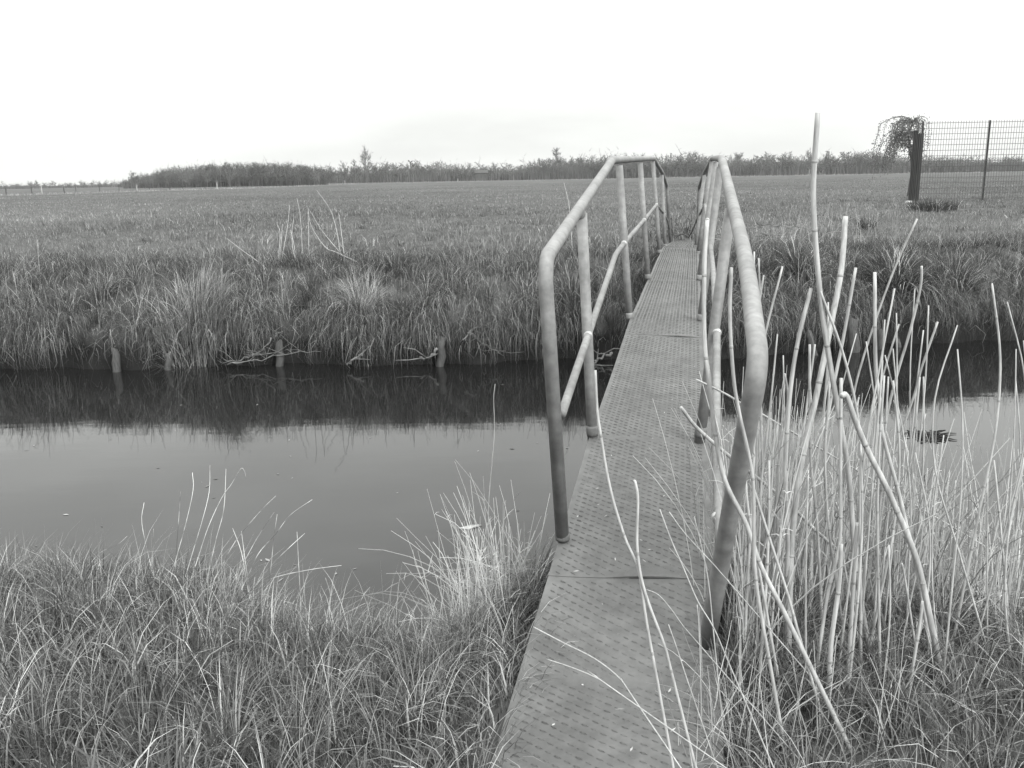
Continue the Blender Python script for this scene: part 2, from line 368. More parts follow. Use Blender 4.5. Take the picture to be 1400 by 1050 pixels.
# right rail: the near leg is knocked askew
Rrail = [P(966, 884, 2.72), P(990, 745, 2.55), P(1038, 497, 2.22), P(1021, 360, 3.05), P(987, 217, 6.35), P(974, 216, 11.7), P(963, 236, 14.2), P(956, 255, 15.9), P(953, 336, 16.0)]
pipe('handrail', rounded(Rrail, [0, .3, .12, .4, .10, .15, .2, .1, 0], 8))
Rp = [((957, 598), (999, 282), 4.35), ((957.5, 439), (985, 226), 6.7), ((955.5, 383), (979, 220), 9.1), ((954, 349), (973.5, 219), 11.7), ((951, 340), (963, 238), 14.1)]
for (b, t, Yd) in Rp:
    B, Tt = P(*b, Yd), P(*t, Yd)
    pipe('rail_post', [B - (Tt - B) * .03, B + (Tt - B) * .3, Tt - (Tt - B) * .01], RP * .97)
    ring(B + (Tt - B) * .025, Tt - B, RP * (1.12 if Yd < 5 else 1.03), .055, 'post_socket', MAT_BEAM if Yd < 5 else MAT_GALV)
ring(P(966, 880, 2.72), Rrail[1] - Rrail[0], RP * 1.1, .03, 'post_socket', MAT_BEAM)
Rknee = [P(986, 750, 2.56), P(979, 600, 3.3), P(980, 455, 4.33), P(975, 370, 6.3), P(971, 334, 6.7), P(967, 301, 9.05), P(964, 280, 11.65), P(957, 292, 14.0), P(953, 310, 15.9)]
pipe('knee_rail', rounded(Rknee, [0, .2, .05, .12, .1, .1, .1, .1, 0], 5), RK, sides=12)
for k in (2, 4, 5): ring(Rknee[k], Rknee[k] - Rknee[k - 1], RK * 1.25, .022, 'weld_collar', MAT_WELD)
ring(P(981, 708, 2.75), Rknee[1] - Rknee[0], RK * 1.15, .02, 'weld_collar', MAT_WELD)
# chain hanging at the far end
g = MB(); a, b = P(966, 262, 14.1), P(918, 336, 16.0); pts = []
for k in range(41):
    t = k / 40; q = a + (b - a) * t; q = q - np.array([0, 0, .34 * math.sin(math.pi * t) * (1 - .2 * t)]); q[2] = max(q[2], gz(q[0], q[1]) + .2); pts.append(q)
for k in range(40):
    d = pts[k + 1] - pts[k]; g.tube([pts[k] - d * .06, pts[k] + d * .5, pts[k + 1] + d * .06], [.006, .013, .006], 5)
props(g.build('barrier_chain', MAT_ROPE), 'thin dark chain sagging between the rails at the far bridge end', 'chain')

# ------------------------------------------------------------------ dry stalks traced one by one
def to_ground(pts):
    a, b = pts[-2], pts[-1]; d = b - a; d = d / (np.linalg.norm(d) + 1e-9)
    if d[2] > -.25: d = d + np.array([0, 0, -.5]); d /= np.linalg.norm(d)
    p = b.copy()
    for _ in range(300):
        if p[2] < gz(p[0], p[1]) - .02: break
        p = p + d * .01
    if np.linalg.norm(p - b) > .015: pts = pts + [p]
    return pts
def stalk(label, pix, Yt, Yb, wpx, group, nodes=True, name='dry_stalk', cat='stalk', taper=.75, mt=None, ground_it=True):
    n = len(pix); pts = []
    for i, (a, b) in enumerate(pix):
        pts.append(P(a, b, Yt + (Yb - Yt) * i / (n - 1)))
    if ground_it: pts = to_ground(pts)
    line = smooth_line(pts, 6 if wpx > 3.5 else 4); line = np.array(line)
    L = np.concatenate([[0], np.cumsum(np.linalg.norm(np.diff(line, axis=0), axis=1))]); Lt = L[-1]
    r = wpx * .5 * pxm((Yt + Yb) / 2) * .88
    base = line[-1]
    rad = r * (taper + (1.12 - taper) * L / Lt); rad[0] *= .9
    g = MB(); g.tube(line, rad, 8 if wpx > 3.5 else 5)
    if nodes and wpx >= 4:
        root = empty(name, tuple(base)); g.build('stem', mt or MAT_STALK, root, smooth=True)
        pos = random.uniform(.12, .2); k = 0
        while pos < Lt - .06:
            q = np.array([np.interp(pos, L, line[:, c]) for c in range(3)]); q2 = np.array([np.interp(pos + .01, L, line[:, c]) for c in range(3)])
            rr = float(np.interp(pos, L, rad)); d = q2 - q; d /= np.linalg.norm(d) + 1e-9
            h = MB(); h.tube([q - d * .005, q - d * .002, q + d * .002, q + d * .005], [rr * .98, rr * 1.10, rr * 1.10, rr * .98], 8); h.build('joint', MAT_NODE, root, smooth=True)
            pos += random.uniform(.2, .38); k += 1
    else:
        root = g.build(name, mt or MAT_STALK, smooth=True, loc=tuple(base))
    props(root, label, cat, group); return root
GS = 'dry stalks beside the right handrail'
STALKS = [
 ('tallest pale dry stalk, standing up into the sky right of bridge', [(1118,154),(1112,268),(1120,390),(1132,480),(1151,591),(1161,654),(1171,780),(1194,924)], 2.75, 2.85, 8),
 ('thick dry stalk just right of the tallest one, frayed top against meadow', [(1156,296),(1150,370),(1134,454),(1114,551),(1094,643),(1083,738),(1080,807),(1077,927)], 3.0, 2.75, 9),
 ('thick stalk with blunt curved top, bending down towards lower right', [(1150,542),(1157,541),(1169,574),(1187,617),(1217,677),(1249,753),(1262,800),(1275,862)], 2.55, 2.6, 9),
 ('slim upright stalk left of the blunt curved one, meeting it low down', [(1196,372),(1197,494),(1203,551),(1207,594),(1228,671),(1240,722),(1256,790),(1266,850)], 2.9, 2.75, 6),
 ('long bent stalk in front of the right handrail leg', [(967,301),(963,367),(963,463),(969,517),(977,586),(991,656),(1020,716),(1040,773),(1074,841),(1114,924)], 2.45, 2.3, 7),
 ('narrow stalk crossing just in front of the askew handrail leg', [(1000,366),(998,434),(1003,517),(1011,566),(1029,654),(1031,756),(1036,813),(1053,910)], 2.15, 2.25, 5.5),
 ('snapped stalk slanting across the deck edge behind the handrail leg', [(931,557),(954,586),(1000,626),(1031,650),(1077,687),(1114,724),(1143,750)], 2.9, 3.3, 5.5),
 ('thin broken stalk lying slanted above the snapped one, over deck edge', [(952,519),(989,537),(1013,551),(1043,567),(1070,583)], 3.2, 3.5, 3.2),
 ('slim upright stalk leaning left, rising behind the thick frayed one', [(1170,366),(1154,457),(1143,511),(1133,563),(1127,620),(1129,674),(1131,760)], 3.3, 3.3, 5),
 ('thick stalk with cut top, first to the right of the handrail bend', [(1109,394),(1091,466),(1080,540),(1074,637),(1077,744),(1074,850)], 2.8, 2.8, 6.5),
 ('short thin stalk beside the cut-topped stalk near the handrail leg', [(1073,511),(1077,549),(1066,626),(1063,667),(1063,760)], 2.9, 2.95, 3.5),
 ('upright slim stalk with flat top over dark bank reflection', [(1107,471),(1107,563),(1109,637),(1117,716),(1123,830)], 2.9, 2.9, 4.2),
 ('rightmost long thin stalk curving up over pale water', [(1282,440),(1260,503),(1249,543),(1223,620),(1212,700)], 3.4, 3.5, 3.4),
 ('slender stalk leaning right towards the dark fence screen', [(1260,364),(1258,395),(1243,457),(1226,514),(1211,580),(1204,680)], 3.3, 3.4, 4),
 ('thin straight stalk slanting right, its tip above the dark sedge', [(1254,299),(1229,353),(1209,404),(1183,480),(1166,546),(1156,640)], 3.3, 3.4, 3.2),
 ('thin slanting stalk with tip level with dark stumps', [(1229,443),(1206,517),(1189,580),(1178,680)], 3.4, 3.4, 3),
 ('thin stalk leaning right just behind the right handrail bend', [(1070,364),(1051,437),(1044,474),(1036,560),(1034,660)], 3.3, 3.3, 3.4),
 ('leftmost of three short stalk tips right behind right handrail', [(1031,344),(1030,400),(1027,470),(1026,600)], 3.5, 3.4, 3),
 ('middle of three short stalk tips right behind right handrail', [(1037,353),(1039,416),(1040,520),(1042,640)], 3.4, 3.4, 3.2),
 ('rightmost of three short stalk tips right behind right handrail', [(1044,376),(1038,420),(1034,500),(1038,620)], 3.3, 3.3, 3),
 ('dark-tipped stalk standing in front of the deck, right of its pair', [(867,657),(869,661),(872,683),(871,743),(876,786),(887,825),(909,884),(920,927)], 2.0, 1.95, 4.6),
 ('long thin stalk rising in front of deck from bottom to second left post', [(814,506),(816,551),(820,586),(834,666),(854,734),(873,779),(884,850),(897,921)], 2.05, 1.95, 4.2),
 ('straight stalk left of the tallest one at lower right', [(1150,517),(1149,630),(1149,727),(1142,770),(1131,816),(1117,910)], 2.7, 2.65, 5.5),
 ('stout short stalk forking from foot of the tallest stalk', [(1172,715),(1171,740),(1166,813),(1160,916)], 2.6, 2.6, 6.5),
 ('stoutest short stalk at the bottom between the leaning ones', [(1150,744),(1147,801),(1137,873),(1134,927)], 2.5, 2.5, 7.5),
 ('slanting stalk running parallel to the long bent one', [(1026,655),(1031,670),(1051,733),(1077,813),(1090,860),(1109,927)], 2.45, 2.4, 4.4),
 ('short pale stalk near the lower right, leaning left', [(1233,770),(1237,790),(1249,867)], 2.7, 2.7, 3.5),
 ('rightmost short stub of stalk at lower right', [(1261,822),(1258,850),(1250,899)], 2.5, 2.5, 5),
 ('dark upright short stalk before the lower right grass', [(1215,745),(1217,830),(1211,916)], 2.7, 2.6, 3.2),
]
for lab, pix, a, b, wd in STALKS: stalk(lab, pix, a, b, wd * 1.08, GS, taper=.95)
RS = random.Random(21)
for k in range(54):                                  # the rest of the stand, alike and half hidden
    px = RS.uniform(1015, 1390); Yd = RS.uniform(2.6, 3.7); top = RS.choice((RS.uniform(385, 520), RS.uniform(480, 700))); ln = RS.gauss(8, 26); bow = RS.gauss(0, 10)
    pix = [(px + ln, top), (px + ln * .66 + bow, top + 100), (px + ln * .3 + bow, top + 200), (px, top + 310)]
    stalk('dry straw-coloured stalk standing in the crowded stand right of bridge', pix, Yd, Yd - .05, RS.uniform(2.4, 4.9) * 3.0 / Yd, 'crowded dry stalks right of the bridge')
GT = 'thin dry stems leaning over the deck'
TW = [
 ('thin pale stem lying over deck at bottom left edge', [(729,857),(771,879),(814,901),(849,929),(870,960)], 2.1, 1.9, 2.6),
 ('shorter pale stem below another at the bottom of the deck', [(747,901),(783,913),(820,929),(850,950)], 2.0, 1.9, 2.4),
 ('thin stem with side twigs rising over deck before the right leg', [(902,696),(918,739),(933,773),(954,822),(976,859),(1000,915)], 2.2, 2.1, 2.6),
 ('thin straight stem slanting left over deck toward right knee rail', [(915,700),(937,730),(974,770),(1000,800)], 2.4, 2.45, 2.4),
 ('thin upright stem crossing the deck joint by the right leg', [(949,706),(959,747),(969,799),(976,870)], 2.35, 2.3, 2.4),
 ('arching hair-thin stem over the deck at bottom centre', [(884,806),(900,813),(917,832),(935,857),(955,880)], 2.2, 2.2, 2.0),
 ('short upright stem at foot of the right handrail leg', [(953,827),(955,850),(957,895),(958,940)], 2.3, 2.3, 2.6),
 ('low stem left of the right leg at picture bottom', [(914,854),(925,885),(938,925),(950,960)], 2.1, 2.1, 2.4),
]
for lab, pix, a, b, wd in TW: stalk(lab, pix, a, b, wd, GT, name='dry_reed', cat='reed')
def b_stem(t, b): noise_tone(t, b, 0.06, 0.5, 6, 4, a=.38, c=.6)
MAT_STEM = mat('mottled_stem', .25, .8, 0, b_stem)
GL = 'thin stems rising over the water from the near left bank'
LB = 'thin dry stem rising over the water from near left bank'
for pix in ([(263,646),(264,670),(254,716),(243,756)], [(287,636),(286,672),(277,710),(262,760)], [(309,641),(306,696),(296,735),(288,770)], [(336,653),(334,644),(329,641),(317,661),(303,681),(285,720),(270,765)],
            [(427,683),(397,704),(377,730),(354,756),(340,785)], [(417,729),(394,750),(374,770),(350,800)], [(406,727),(409,784),(411,824)], [(467,773),(423,779),(374,790),(350,805)],
            [(437,810),(444,835),(449,859)], [(197,687),(194,716),(206,773),(212,800)], [(174,733),(160,745),(138,755),(115,780)], [(377,678),(355,700),(322,740),(300,780)], [(375,700),(352,735),(330,775)],
            [(445,790),(452,815),(449,840)], [(379,703),(375,730),(371,770)], [(318,722),(330,755),(338,800)], [(330,726),(335,765),(340,800)], [(247,672),(244,715),(240,770)], [(210,723),(208,760),(206,800)]):
    stalk(LB, pix, 3.95, 3.85, 1.45, GL, name='dry_reed', cat='reed', taper=.5, mt=MAT_STEM)
GF = 'tall dry stems on the far bank'
for pix in ([(406,271),(411,300),(414,357),(416,372)], [(421,288),(422,320),(422,370)], [(380,308),(383,320),(381,350)], [(396,281),(393,310),(387,345)], [(424,288),(440,315),(463,343),(470,352)], [(433,260),(451,286),(460,314),(466,350)],
            [(397,314),(402,335),(406,362)], [(386,306),(385,325),(383,348)], [(463,292),(466,312),(470,345)], [(421,284),(426,310),(445,338),(460,345)], [(402,297),(399,320),(402,360)]):
    stalk('tall dry stem in the upright clump behind the far bank tussocks', pix, 12.9, 12.7, 1.25, GF, name='dry_reed', cat='reed', taper=.5)
stalk('long thin stem leaning left alone before the far bank clump', [(310,326),(335,345),(363,366),(372,385)], 12.4, 12.2, 1.3, None, name='dry_reed', cat='reed', taper=.5)
stalk('single wispy stem with dotted tip above meadow left of bridge', [(771,250),(774,262),(777,275),(779,292),(781,320)], 13.5, 13.3, 1.2, None, name='dry_reed', cat='reed', taper=.6)
stalk('hair-thin stem standing alone before the dark reflection at centre', [(677,525),(675,545),(676,590),(672,640),(668,690),(668,740)], 3.9, 3.8, 1.6, None, name='dry_reed', cat='reed', taper=.5)

# ------------------------------------------------------------------ grass
def blades(base, h, wd, lean_dir, lean, tone, seg=3, droop=0.35):
    """many tapering bent blades; all arguments arrays over blades"""
    n = len(base); a = RNG.uniform(0, 2 * math.pi, n); side = np.stack([np.cos(a), np.sin(a), np.zeros(n)], 1)
    ld = np.stack([np.cos(lean_dir), np.sin(lean_dir), np.zeros(n)], 1)
    lv = []
    for k in range(seg + 1):
        t = k / seg; ang = lean * (t * (1 + droop * t))
        p = base + ld * (h * t * np.sin(ang))[:, None]; p[:, 2] += h * t * np.cos(ang)
        if k < seg:
            ww = wd * (1 - .75 * t) * .5
            lv.append(p - side * ww[:, None]); lv.append(p + side * ww[:, None])
        else: lv.append(p)
    nv = len(lv); Vv = np.stack(lv, 1).reshape(-1, 3); o = np.arange(n)[:, None] * nv; tr = []
    for k in range(seg - 1): tr += [(2 * k, 2 * k + 1, 2 * k + 3), (2 * k, 2 * k + 3, 2 * k + 2)]
    tr.append((2 * seg - 2, 2 * seg - 1, 2 * seg))
    Tt = (o[:, :, None] + np.array(tr)[None]).reshape(-1, 3)
    return Vv, Tt, np.repeat(tone, nv)
def join(parts):
    Vs, Ts, ts, k = [], [], [], 0
    for v, t, c in parts: Vs.append(v); Ts.append(t + k); ts.append(c); k += len(v)
    return np.concatenate(Vs), np.concatenate(Ts), np.concatenate(ts)
def fld(x, y, f=1.0, ph=0.0):                       # cheap smooth clump field 0..1
    return .5 + .25 * (np.sin(2.1 * f * x + ph) * np.sin(1.7 * f * y + 1.3 * ph + .6 * f * x) + np.sin(4.7 * f * x + 2 * ph + 1.1 * f * y) * np.sin(3.9 * f * y + ph))
def clump(x, y, sc, o=0): return np.clip(.5 * vn(x, y, sc, o) + .33 * vn(x, y, sc * .45, o + 1) + .17 * vn(x, y, sc * .2, o + 2), 0, 1) * 1.6 - .3
def scatter(n, x0, x1, y0, y1, keep):
    x = RNG.uniform(x0, x1, n); y = RNG.uniform(y0, y1, n); k = keep(x, y); x, y = x[k], y[k]
    return x, y, ground(x, y)
def on_bridge(x, y):
    lx = np.interp(y, [p[1] for p in LE], [p[0] for p in LE]); rx = np.interp(y, [p[1] for p in RE], [p[0] for p in RE])
    return (x > lx - .02) & (x < rx + .02)
def mk_tone(n, lo, hi, dryf, dlo=.4, dhi=.65):
    t = RNG.uniform(lo, hi, n); d = RNG.uniform(0, 1, n) < dryf; return np.where(d, RNG.uniform(dlo, dhi, n), t)
def clumps(cx_, cy_, nb, h, spread, wd, tone_lo, tone_hi, dry, seg=3):
    m = len(cx_); k = np.repeat(np.arange(m), nb); n = len(k); a = RNG.uniform(0, 6.28, n); rr = np.sqrt(RNG.uniform(0, 1, n)) * spread[k]
    x = cx_[k] + np.cos(a) * rr; y = cy_[k] + np.sin(a) * rr; z = ground(x, y) - .01; hh = h[k] * RNG.uniform(.5, 1.1, n)
    bias = RNG.uniform(0, 6.28, m)[k]; lean = np.abs(RNG.normal(.22, .25, n)) + .45 * rr / spread[k]
    base_t = RNG.uniform(.65, 1.35, m)[k]
    return blades(np.stack([x, y, z], 1), hh, RNG.uniform(.6, 1.2, n) * wd, a + .35 * np.sin(bias), lean, mk_tone(n, tone_lo, tone_hi, dry, .3, .55) * base_t, seg, .45)
parts = []
# near bank, left of the bridge and below it
x, y, z = scatter(100000, -4.2, 3.6, 1.7, 4.9, lambda x, y: (y < ynear(x) - .02) & ~on_bridge(x, y) & (np.abs(x) < .75 * y + .4) & ((x < .4) | (RNG.uniform(0, 1, len(x)) < .55)))
n = len(x); c = np.clip(clump(x, y, .3), 0, 1); hh = RNG.uniform(.07, .2, n) * (.55 + 1.1 * c) * np.where(x < -1.2, 1.2, 1.0)
hh = np.where((x > -.5) & (x < .4), hh * .8, hh)
parts.append(blades(np.stack([x, y, z - .01], 1), hh, RNG.uniform(.0028, .0085, n), 6.28 * vn(x, y, .25, 5) + RNG.normal(0, 1.1, n), RNG.uniform(.05, 1.0, n), mk_tone(n, .045, .20, .13, .33, .58) * (.5 + .75 * c)))
# taller seed stems and dry litter near the edge
x, y, z = scatter(4200, -4.2, 0.1, 2.2, 4.9, lambda x, y: (y < ynear(x)) & ~on_bridge(x, y) & (fld(x, y, 1.6, 2) > .42)); n = len(x)
parts.append(blades(np.stack([x, y, z], 1), RNG.uniform(.18, .42, n), RNG.uniform(.002, .004, n), RNG.normal(.5, 1.2, n), RNG.uniform(.05, .7, n), mk_tone(n, .12, .3, .5), 4))
x, y, z = scatter(900, -4.2, 3.4, 1.8, 4.8, lambda x, y: (y < ynear(x) - .03) & ~on_bridge(x, y))
parts.append(clumps(x, y, 55, RNG.uniform(.12, .34, len(x)), RNG.uniform(.04, .13, len(x)), .0046, .07, .26, .16, 4))
x, y, z = scatter(9000, -4.2, 3.4, 1.8, 4.8, lambda x, y: (y < ynear(x) - .03) & ~on_bridge(x, y) & (vn(x, y, .35, 9) > .55)); n = len(x)
parts.append(blades(np.stack([x, y, z], 1), RNG.uniform(.1, .26, n), RNG.uniform(.007, .013, n), RNG.uniform(0, 6.28, n), RNG.uniform(.2, 1.2, n), mk_tone(n, .09, .2, .1), 4, .8))
V_, T_, t_ = join(parts); o = fast_mesh('near_bank_grass', V_, T_, t_, MAT_GRASS); props(o, 'short thick grass with dry blades covering the near bank', 'grass', kind='stuff')
# far bank
parts = []
x, y, z = scatter(110000, -10.5, 12, 10.6, 14.5, lambda x, y: (y > yfar(x) + .06) & ~(on_bridge(x, y) & (y > 11.5))); n = len(x)
d = y - yfar(x); c = np.clip(clump(x, y, .75), 0, 1.1); edge = np.clip(1 - (d - .1) / .7, 0, 1)
hh = RNG.uniform(.06, .2, n) * (.42 + 1.2 * c) * (1 + .5 * edge)
ld = np.where(edge > .25, RNG.normal(-1.57, .8, n), 9 * vn(x, y, .6, 7) + RNG.normal(0, .8, n)); ln = np.where(edge > .6, RNG.uniform(.5, 2.3, n), RNG.uniform(.05, .9, n))
parts.append(blades(np.stack([x, y, z - .01], 1), hh, RNG.uniform(.003, .008, n), ld, ln, mk_tone(n, .04, .14, .16, .24, .48) * (.45 + 1.0 * c)))
x, y, z = scatter(2300, -10.5, 12, 10.8, 15.5, lambda x, y: (y > yfar(x) + .16) & ~(on_bridge(x, y) & (y > 11.5)) & (RNG.uniform(0, 1, len(x)) < np.clip(1.4 - (y - yfar(x)) / 4, .2, 1)))
parts.append(clumps(x, y, 60, RNG.uniform(.14, .42, len(x)) * np.clip(1.25 - (y - yfar(x)) / 5, .5, 1.2), RNG.uniform(.05, .18, len(x)), .0065, .04, .15, .16, 3))
x = RNG.uniform(-10.5, 12, 30000); k = (.6 * vn(x, x * 0, .55, 3) + .4 * vn(x, x * 0, .2, 4)) > .46; x = x[k]; n = len(x); dd = RNG.uniform(.06, .4, n); y = yfar(x) + dd; z = ground(x, y)
parts.append(blades(np.stack([x, y, z + .02], 1), RNG.uniform(.14, .5, n), RNG.uniform(.003, .007, n), RNG.normal(-1.57, .7, n), RNG.uniform(.9, 2.2, n), mk_tone(n, .05, .15, .25, .25, .5), 4, .5))
V_, T_, t_ = join(parts); o = fast_mesh('far_bank_grass', V_, T_, t_, MAT_GRASS); props(o, 'rough tussocky grass overhanging the far canal bank', 'grass', kind='stuff')
# meadow
parts = []
r = 14 * (170 / 14) ** RNG.uniform(0, 1, 300000); px = RNG.uniform(-40, 1440, len(r)); x = (px - 700) / F * r; y = r
k = ~(on_bridge(x, y) & (y < 16.5)); x, y, r = x[k], y[k], r[k]; z = ground(x, y); n = len(x); c = np.clip(clump(x, y, 1.5, 4), 0, 1.1)
parts.append(blades(np.stack([x, y, z - .01], 1), RNG.uniform(.04, .15, n) * (.3 + 1.4 * c) * np.clip(1.25 - r / 120, .55, 1.2), RNG.uniform(.006, .012, n) * np.clip(r / 16, 1, 7), RNG.uniform(0, 6.28, n), RNG.uniform(.1, 1.0, n), mk_tone(n, .12, .21, .10, .26, .42) * (.75 + .5 * c) * (.78 + .42 * vn(x, y * .45, 9, 33)), 2))
x, y, z = scatter(2600, -22, 22, 14.5, 38, lambda x, y: (np.abs(x) < .62 * y) & ~(on_bridge(x, y) & (y < 16.5)) & (vn(x, y, 3, 31) > .45))
parts.append(clumps(x, y, 26, RNG.uniform(.10, .30, len(x)), RNG.uniform(.06, .22, len(x)), .013, .08, .2, .15, 2))
V_, T_, t_ = join(parts); o = fast_mesh('meadow_grass', V_, T_, t_, MAT_GRASS); props(o, 'short even meadow grass stretching to the tree line', 'grass', kind='stuff')

# tussocks one can tell apart
def tussock(label, px, py, Yd, n, h, spread, tlo, thi, wd=.006, dry=.25, bias=(0, 0), group='grass tussocks on the far bank', name='grass_tussock'):
    p = P(px, py, Yd); bx, by = p[0], p[1]; bz = gz(bx, by)
    a = RNG.uniform(0, 6.28, n); rr = np.sqrt(RNG.uniform(0, 1, n)) * spread * .35
    x = bx + np.cos(a) * rr; y = by + np.sin(a) * rr
    base = np.stack([x, y, ground(x, y) - .01], 1)
    v, t, c = blades(base, RNG.uniform(.55, 1.05, n) * h, np.full(n, wd) * RNG.uniform(.6, 1.2, n), a + RNG.normal(0, .5, n) + bias[0], np.abs(RNG.normal(.35, .3, n)) + bias[1], mk_tone(n, tlo, thi, dry), 4, .7)
    o = fast_mesh(name, v - np.array([bx, by, bz]), t, c, MAT_GRASS); o.location = (bx, by, bz); props(o, label, 'grass tussock', group)
tussock('large pale fountain-shaped grass tussock on the left far bank', 268, 470, 11.1, 1300, .6, 1.15, .12, .26, .007, .3)
tussock('pale upright grass tussock overhanging the water at centre left', 496, 468, 11.15, 600, .5, .6, .12, .26, .007, .4, (.4, .1))
tussock('dark green tussock left of the pale centre one', 545, 390, 12.2, 500, .34, .5, .07, .14, .008, .12)
tussock('dark low tussock at the left photo edge on far bank', 140, 440, 11.6, 500, .40, .5, .08, .16, .008, .15)
tussock('dark tussock behind the tall dry stems on far bank', 410, 372, 12.6, 500, .34, .5, .08, .15, .008, .15)
tussock('broad dark sedge clump drooping over right far bank', 1222, 425, 12.0, 1300, .68, .8, .05, .11, .011, .12, (0, .25))
tussock('smaller dark sedge clump between stalks on right far bank', 1092, 440, 11.9, 800, .5, .6, .06, .13, .010, .15, (0, .2))
tussock('dark sedge clump at far right edge of the water', 1300, 440, 12.2, 800, .6, .7, .06, .13, .010, .15, (0, .2))
tussock('round dark tuft on the meadow right of bridge', 1075 + 110, 310, 19, 500, .38, .5, .07, .13, .010, .15, group=None)
tussock('dark low tuft at the foot of the wire fence', 1275, 290, 27, 900, .42, 1.9, .05, .10, .02, .1, group=None)
tussock('dark tuft under the left knee rail on far bank', 785, 462, 11.2, 700, .5, .55, .07, .14, .008, .15)
# pale dry tuft on the near bank left of the deck: long wiry stems
def wiry(label, spots, n, hmin, hmax, name, cat, tlo=.45, thi=.75, rad=.0018, lean=.6, grp=None, seed=3, twigs=True, dirb=None):
    R = random.Random(seed); g = MB(); loc = None
    for _ in range(n):
        bx, by, sp = R.choice(spots); x = bx + R.gauss(0, sp); y = by + R.gauss(0, sp * .6); z = gz(x, y)
        if loc is None: loc = (bx, by, gz(bx, by))
        h = R.uniform(hmin, hmax); a = R.uniform(0, 6.28) if dirb is None else R.gauss(dirb, .9); ln = abs(R.gauss(0, lean)); cv = R.uniform(-.2, 1.3)
        pts = []; p = np.array([x, y, z - .01]); ang = ln * .4
        nseg = 6
        for k in range(nseg + 1):
            pts.append(p.copy()); st = h / nseg
            p = p + st * np.array([math.cos(a) * math.sin(ang), math.sin(a) * math.sin(ang), math.cos(ang)]); ang += cv * ln / nseg; a += R.gauss(0, .12)
        tone = R.uniform(tlo, thi); r = rad * R.uniform(.6, 1.3)
        g.tube(pts, [r * (1 - .65 * k / nseg) for k in range(nseg + 1)], 3, tone, caps=False)
        if twigs and R.random() < .5:
            for _k in range(R.randint(1, 4)):
                q = pts[R.randint(2, 5)]; aa = R.uniform(0, 6.28); L = R.uniform(.03, .1)
                e = q + L * np.array([math.cos(aa) * .7, math.sin(aa) * .7, R.uniform(-.2, .9)]); g.tube([q, (q + e) / 2 + np.array([0, 0, .006]), e], [r * .6, r * .5, r * .25], 3, tone, caps=False)
    o = g.build(name, MAT_DRY, tone=True, loc=loc); props(o, label, cat, grp); return o
b = Pz(668, 850, .28)
wiry('pale wiry dry tuft on near bank left of the deck', [(b[0], b[1], .08), (b[0] - .06, b[1] - .15, .10), (b[0] + .1, b[1] + .1, .07)], 170, .22, .58, 'dry_tuft', 'dry tuft', tlo=.5, thi=.85, lean=1.0, rad=.0022)
b2 = Pz(340, 830, .35)
wiry('arching pale dry stems bending out over the water beside the wiry tuft', [(b[0] - .03, b[1] - .05, .1), (b[0] + .08, b[1] + .05, .08)], 70, .35, .75, 'arching_stems', 'dry tuft', tlo=.55, thi=.9, lean=1.5, rad=.0021, seed=8, dirb=2.5)
wiry('low matted dry tuft in the left near grass', [(b2[0], b2[1], .14)], 70, .12, .3, 'dry_tuft', 'dry tuft', lean=1.1, rad=.0014, seed=5)
# thicket of thin stems among the stalks on the right, nobody could count them
spots = []
for px, py in ((1010, 880), (1050, 870), (1090, 860), (1130, 850), (1170, 850), (1215, 840), (1250, 830), (1290, 840), (1340, 850), (1060, 800), (1120, 790), (1180, 780), (1240, 770), (1300, 780), (1360, 800)):
    q = Pz(px, py, .4); spots.append((q[0], min(q[1], float(ynear(q[0])) - .08), .09))
o = wiry('', spots + [(.80, 2.75, .05), (.86, 2.95, .06), (.9, 3.2, .06)], 760, .25, 1.0, 'stem_thicket', '', tlo=.25, thi=.75, rad=.0031, lean=.42, seed=11)
for k in ('label', 'category'):
    if k in o: del o[k]
props(o, 'dense thicket of thin dry stems at the right of the deck', 'dry stems', kind='stuff')
o = wiry('', spots + [(.75, 2.35, .15), (1.0, 2.2, .2), (.66, 2.5, .06), (.6, 2.25, .08), (.58, 2.1, .1)], 800, .10, .38, 'stem_litter', '', tlo=.25, thi=.6, rad=.002, lean=1.2, seed=12, twigs=False)
props(o, 'matted dry grass at the foot of the right stalks', 'dry grass', kind='stuff')
RB = random.Random(41); spb = []
for _ in range(150):
    xb = RB.uniform(-9.5, 10.5); db = RB.choice((RB.uniform(.12, .6), RB.uniform(.3, 2.0))); spb.append((xb, float(yfar(xb)) + db, .12))
o = wiry('', spb, 1500, .18, .62, 'bank_tangle', '', tlo=.04, thi=.5, rad=.0034, lean=1.5, seed=43); props(o, 'tangle of dead stems and bramble twigs over the far bank', 'dead stems', kind='stuff')
# dry weeds on the right far bank and the litter heap at the far bridge end
sp = []
for px, py, Yd in ((1050, 310, 17), (1090, 300, 18), (1130, 290, 19), (1160, 285, 20), (1060, 340, 15), (1100, 350, 14.5), (1030, 330, 16), (1180, 340, 16)):
    q = P(px, py, Yd); sp.append((q[0], q[1], .4))
o = wiry('', sp + [(q0[0], q0[1], .5) for q0 in (P(1140, 262, 24), P(1180, 262, 24), P(1110, 275, 21), P(1200, 300, 18))], 380, .15, .6, 'dry_weeds', '', tlo=.22, thi=.5, rad=.0048, lean=1.3, seed=13); props(o, 'scattered dry weeds on the right far bank beyond the stalks', 'weeds', kind='stuff')
q = P(932, 328, 15.6)
o = wiry('heap of cut brushwood and litter at the far bridge end', [(q[0] - .35, 17.0, .28), (q[0] + .15, 17.2, .28), (q[0] + .5, 17.1, .25)], 200, .2, .6, 'brushwood_heap', 'brushwood', tlo=.08, thi=.3, rad=.009, lean=1.6, seed=14)

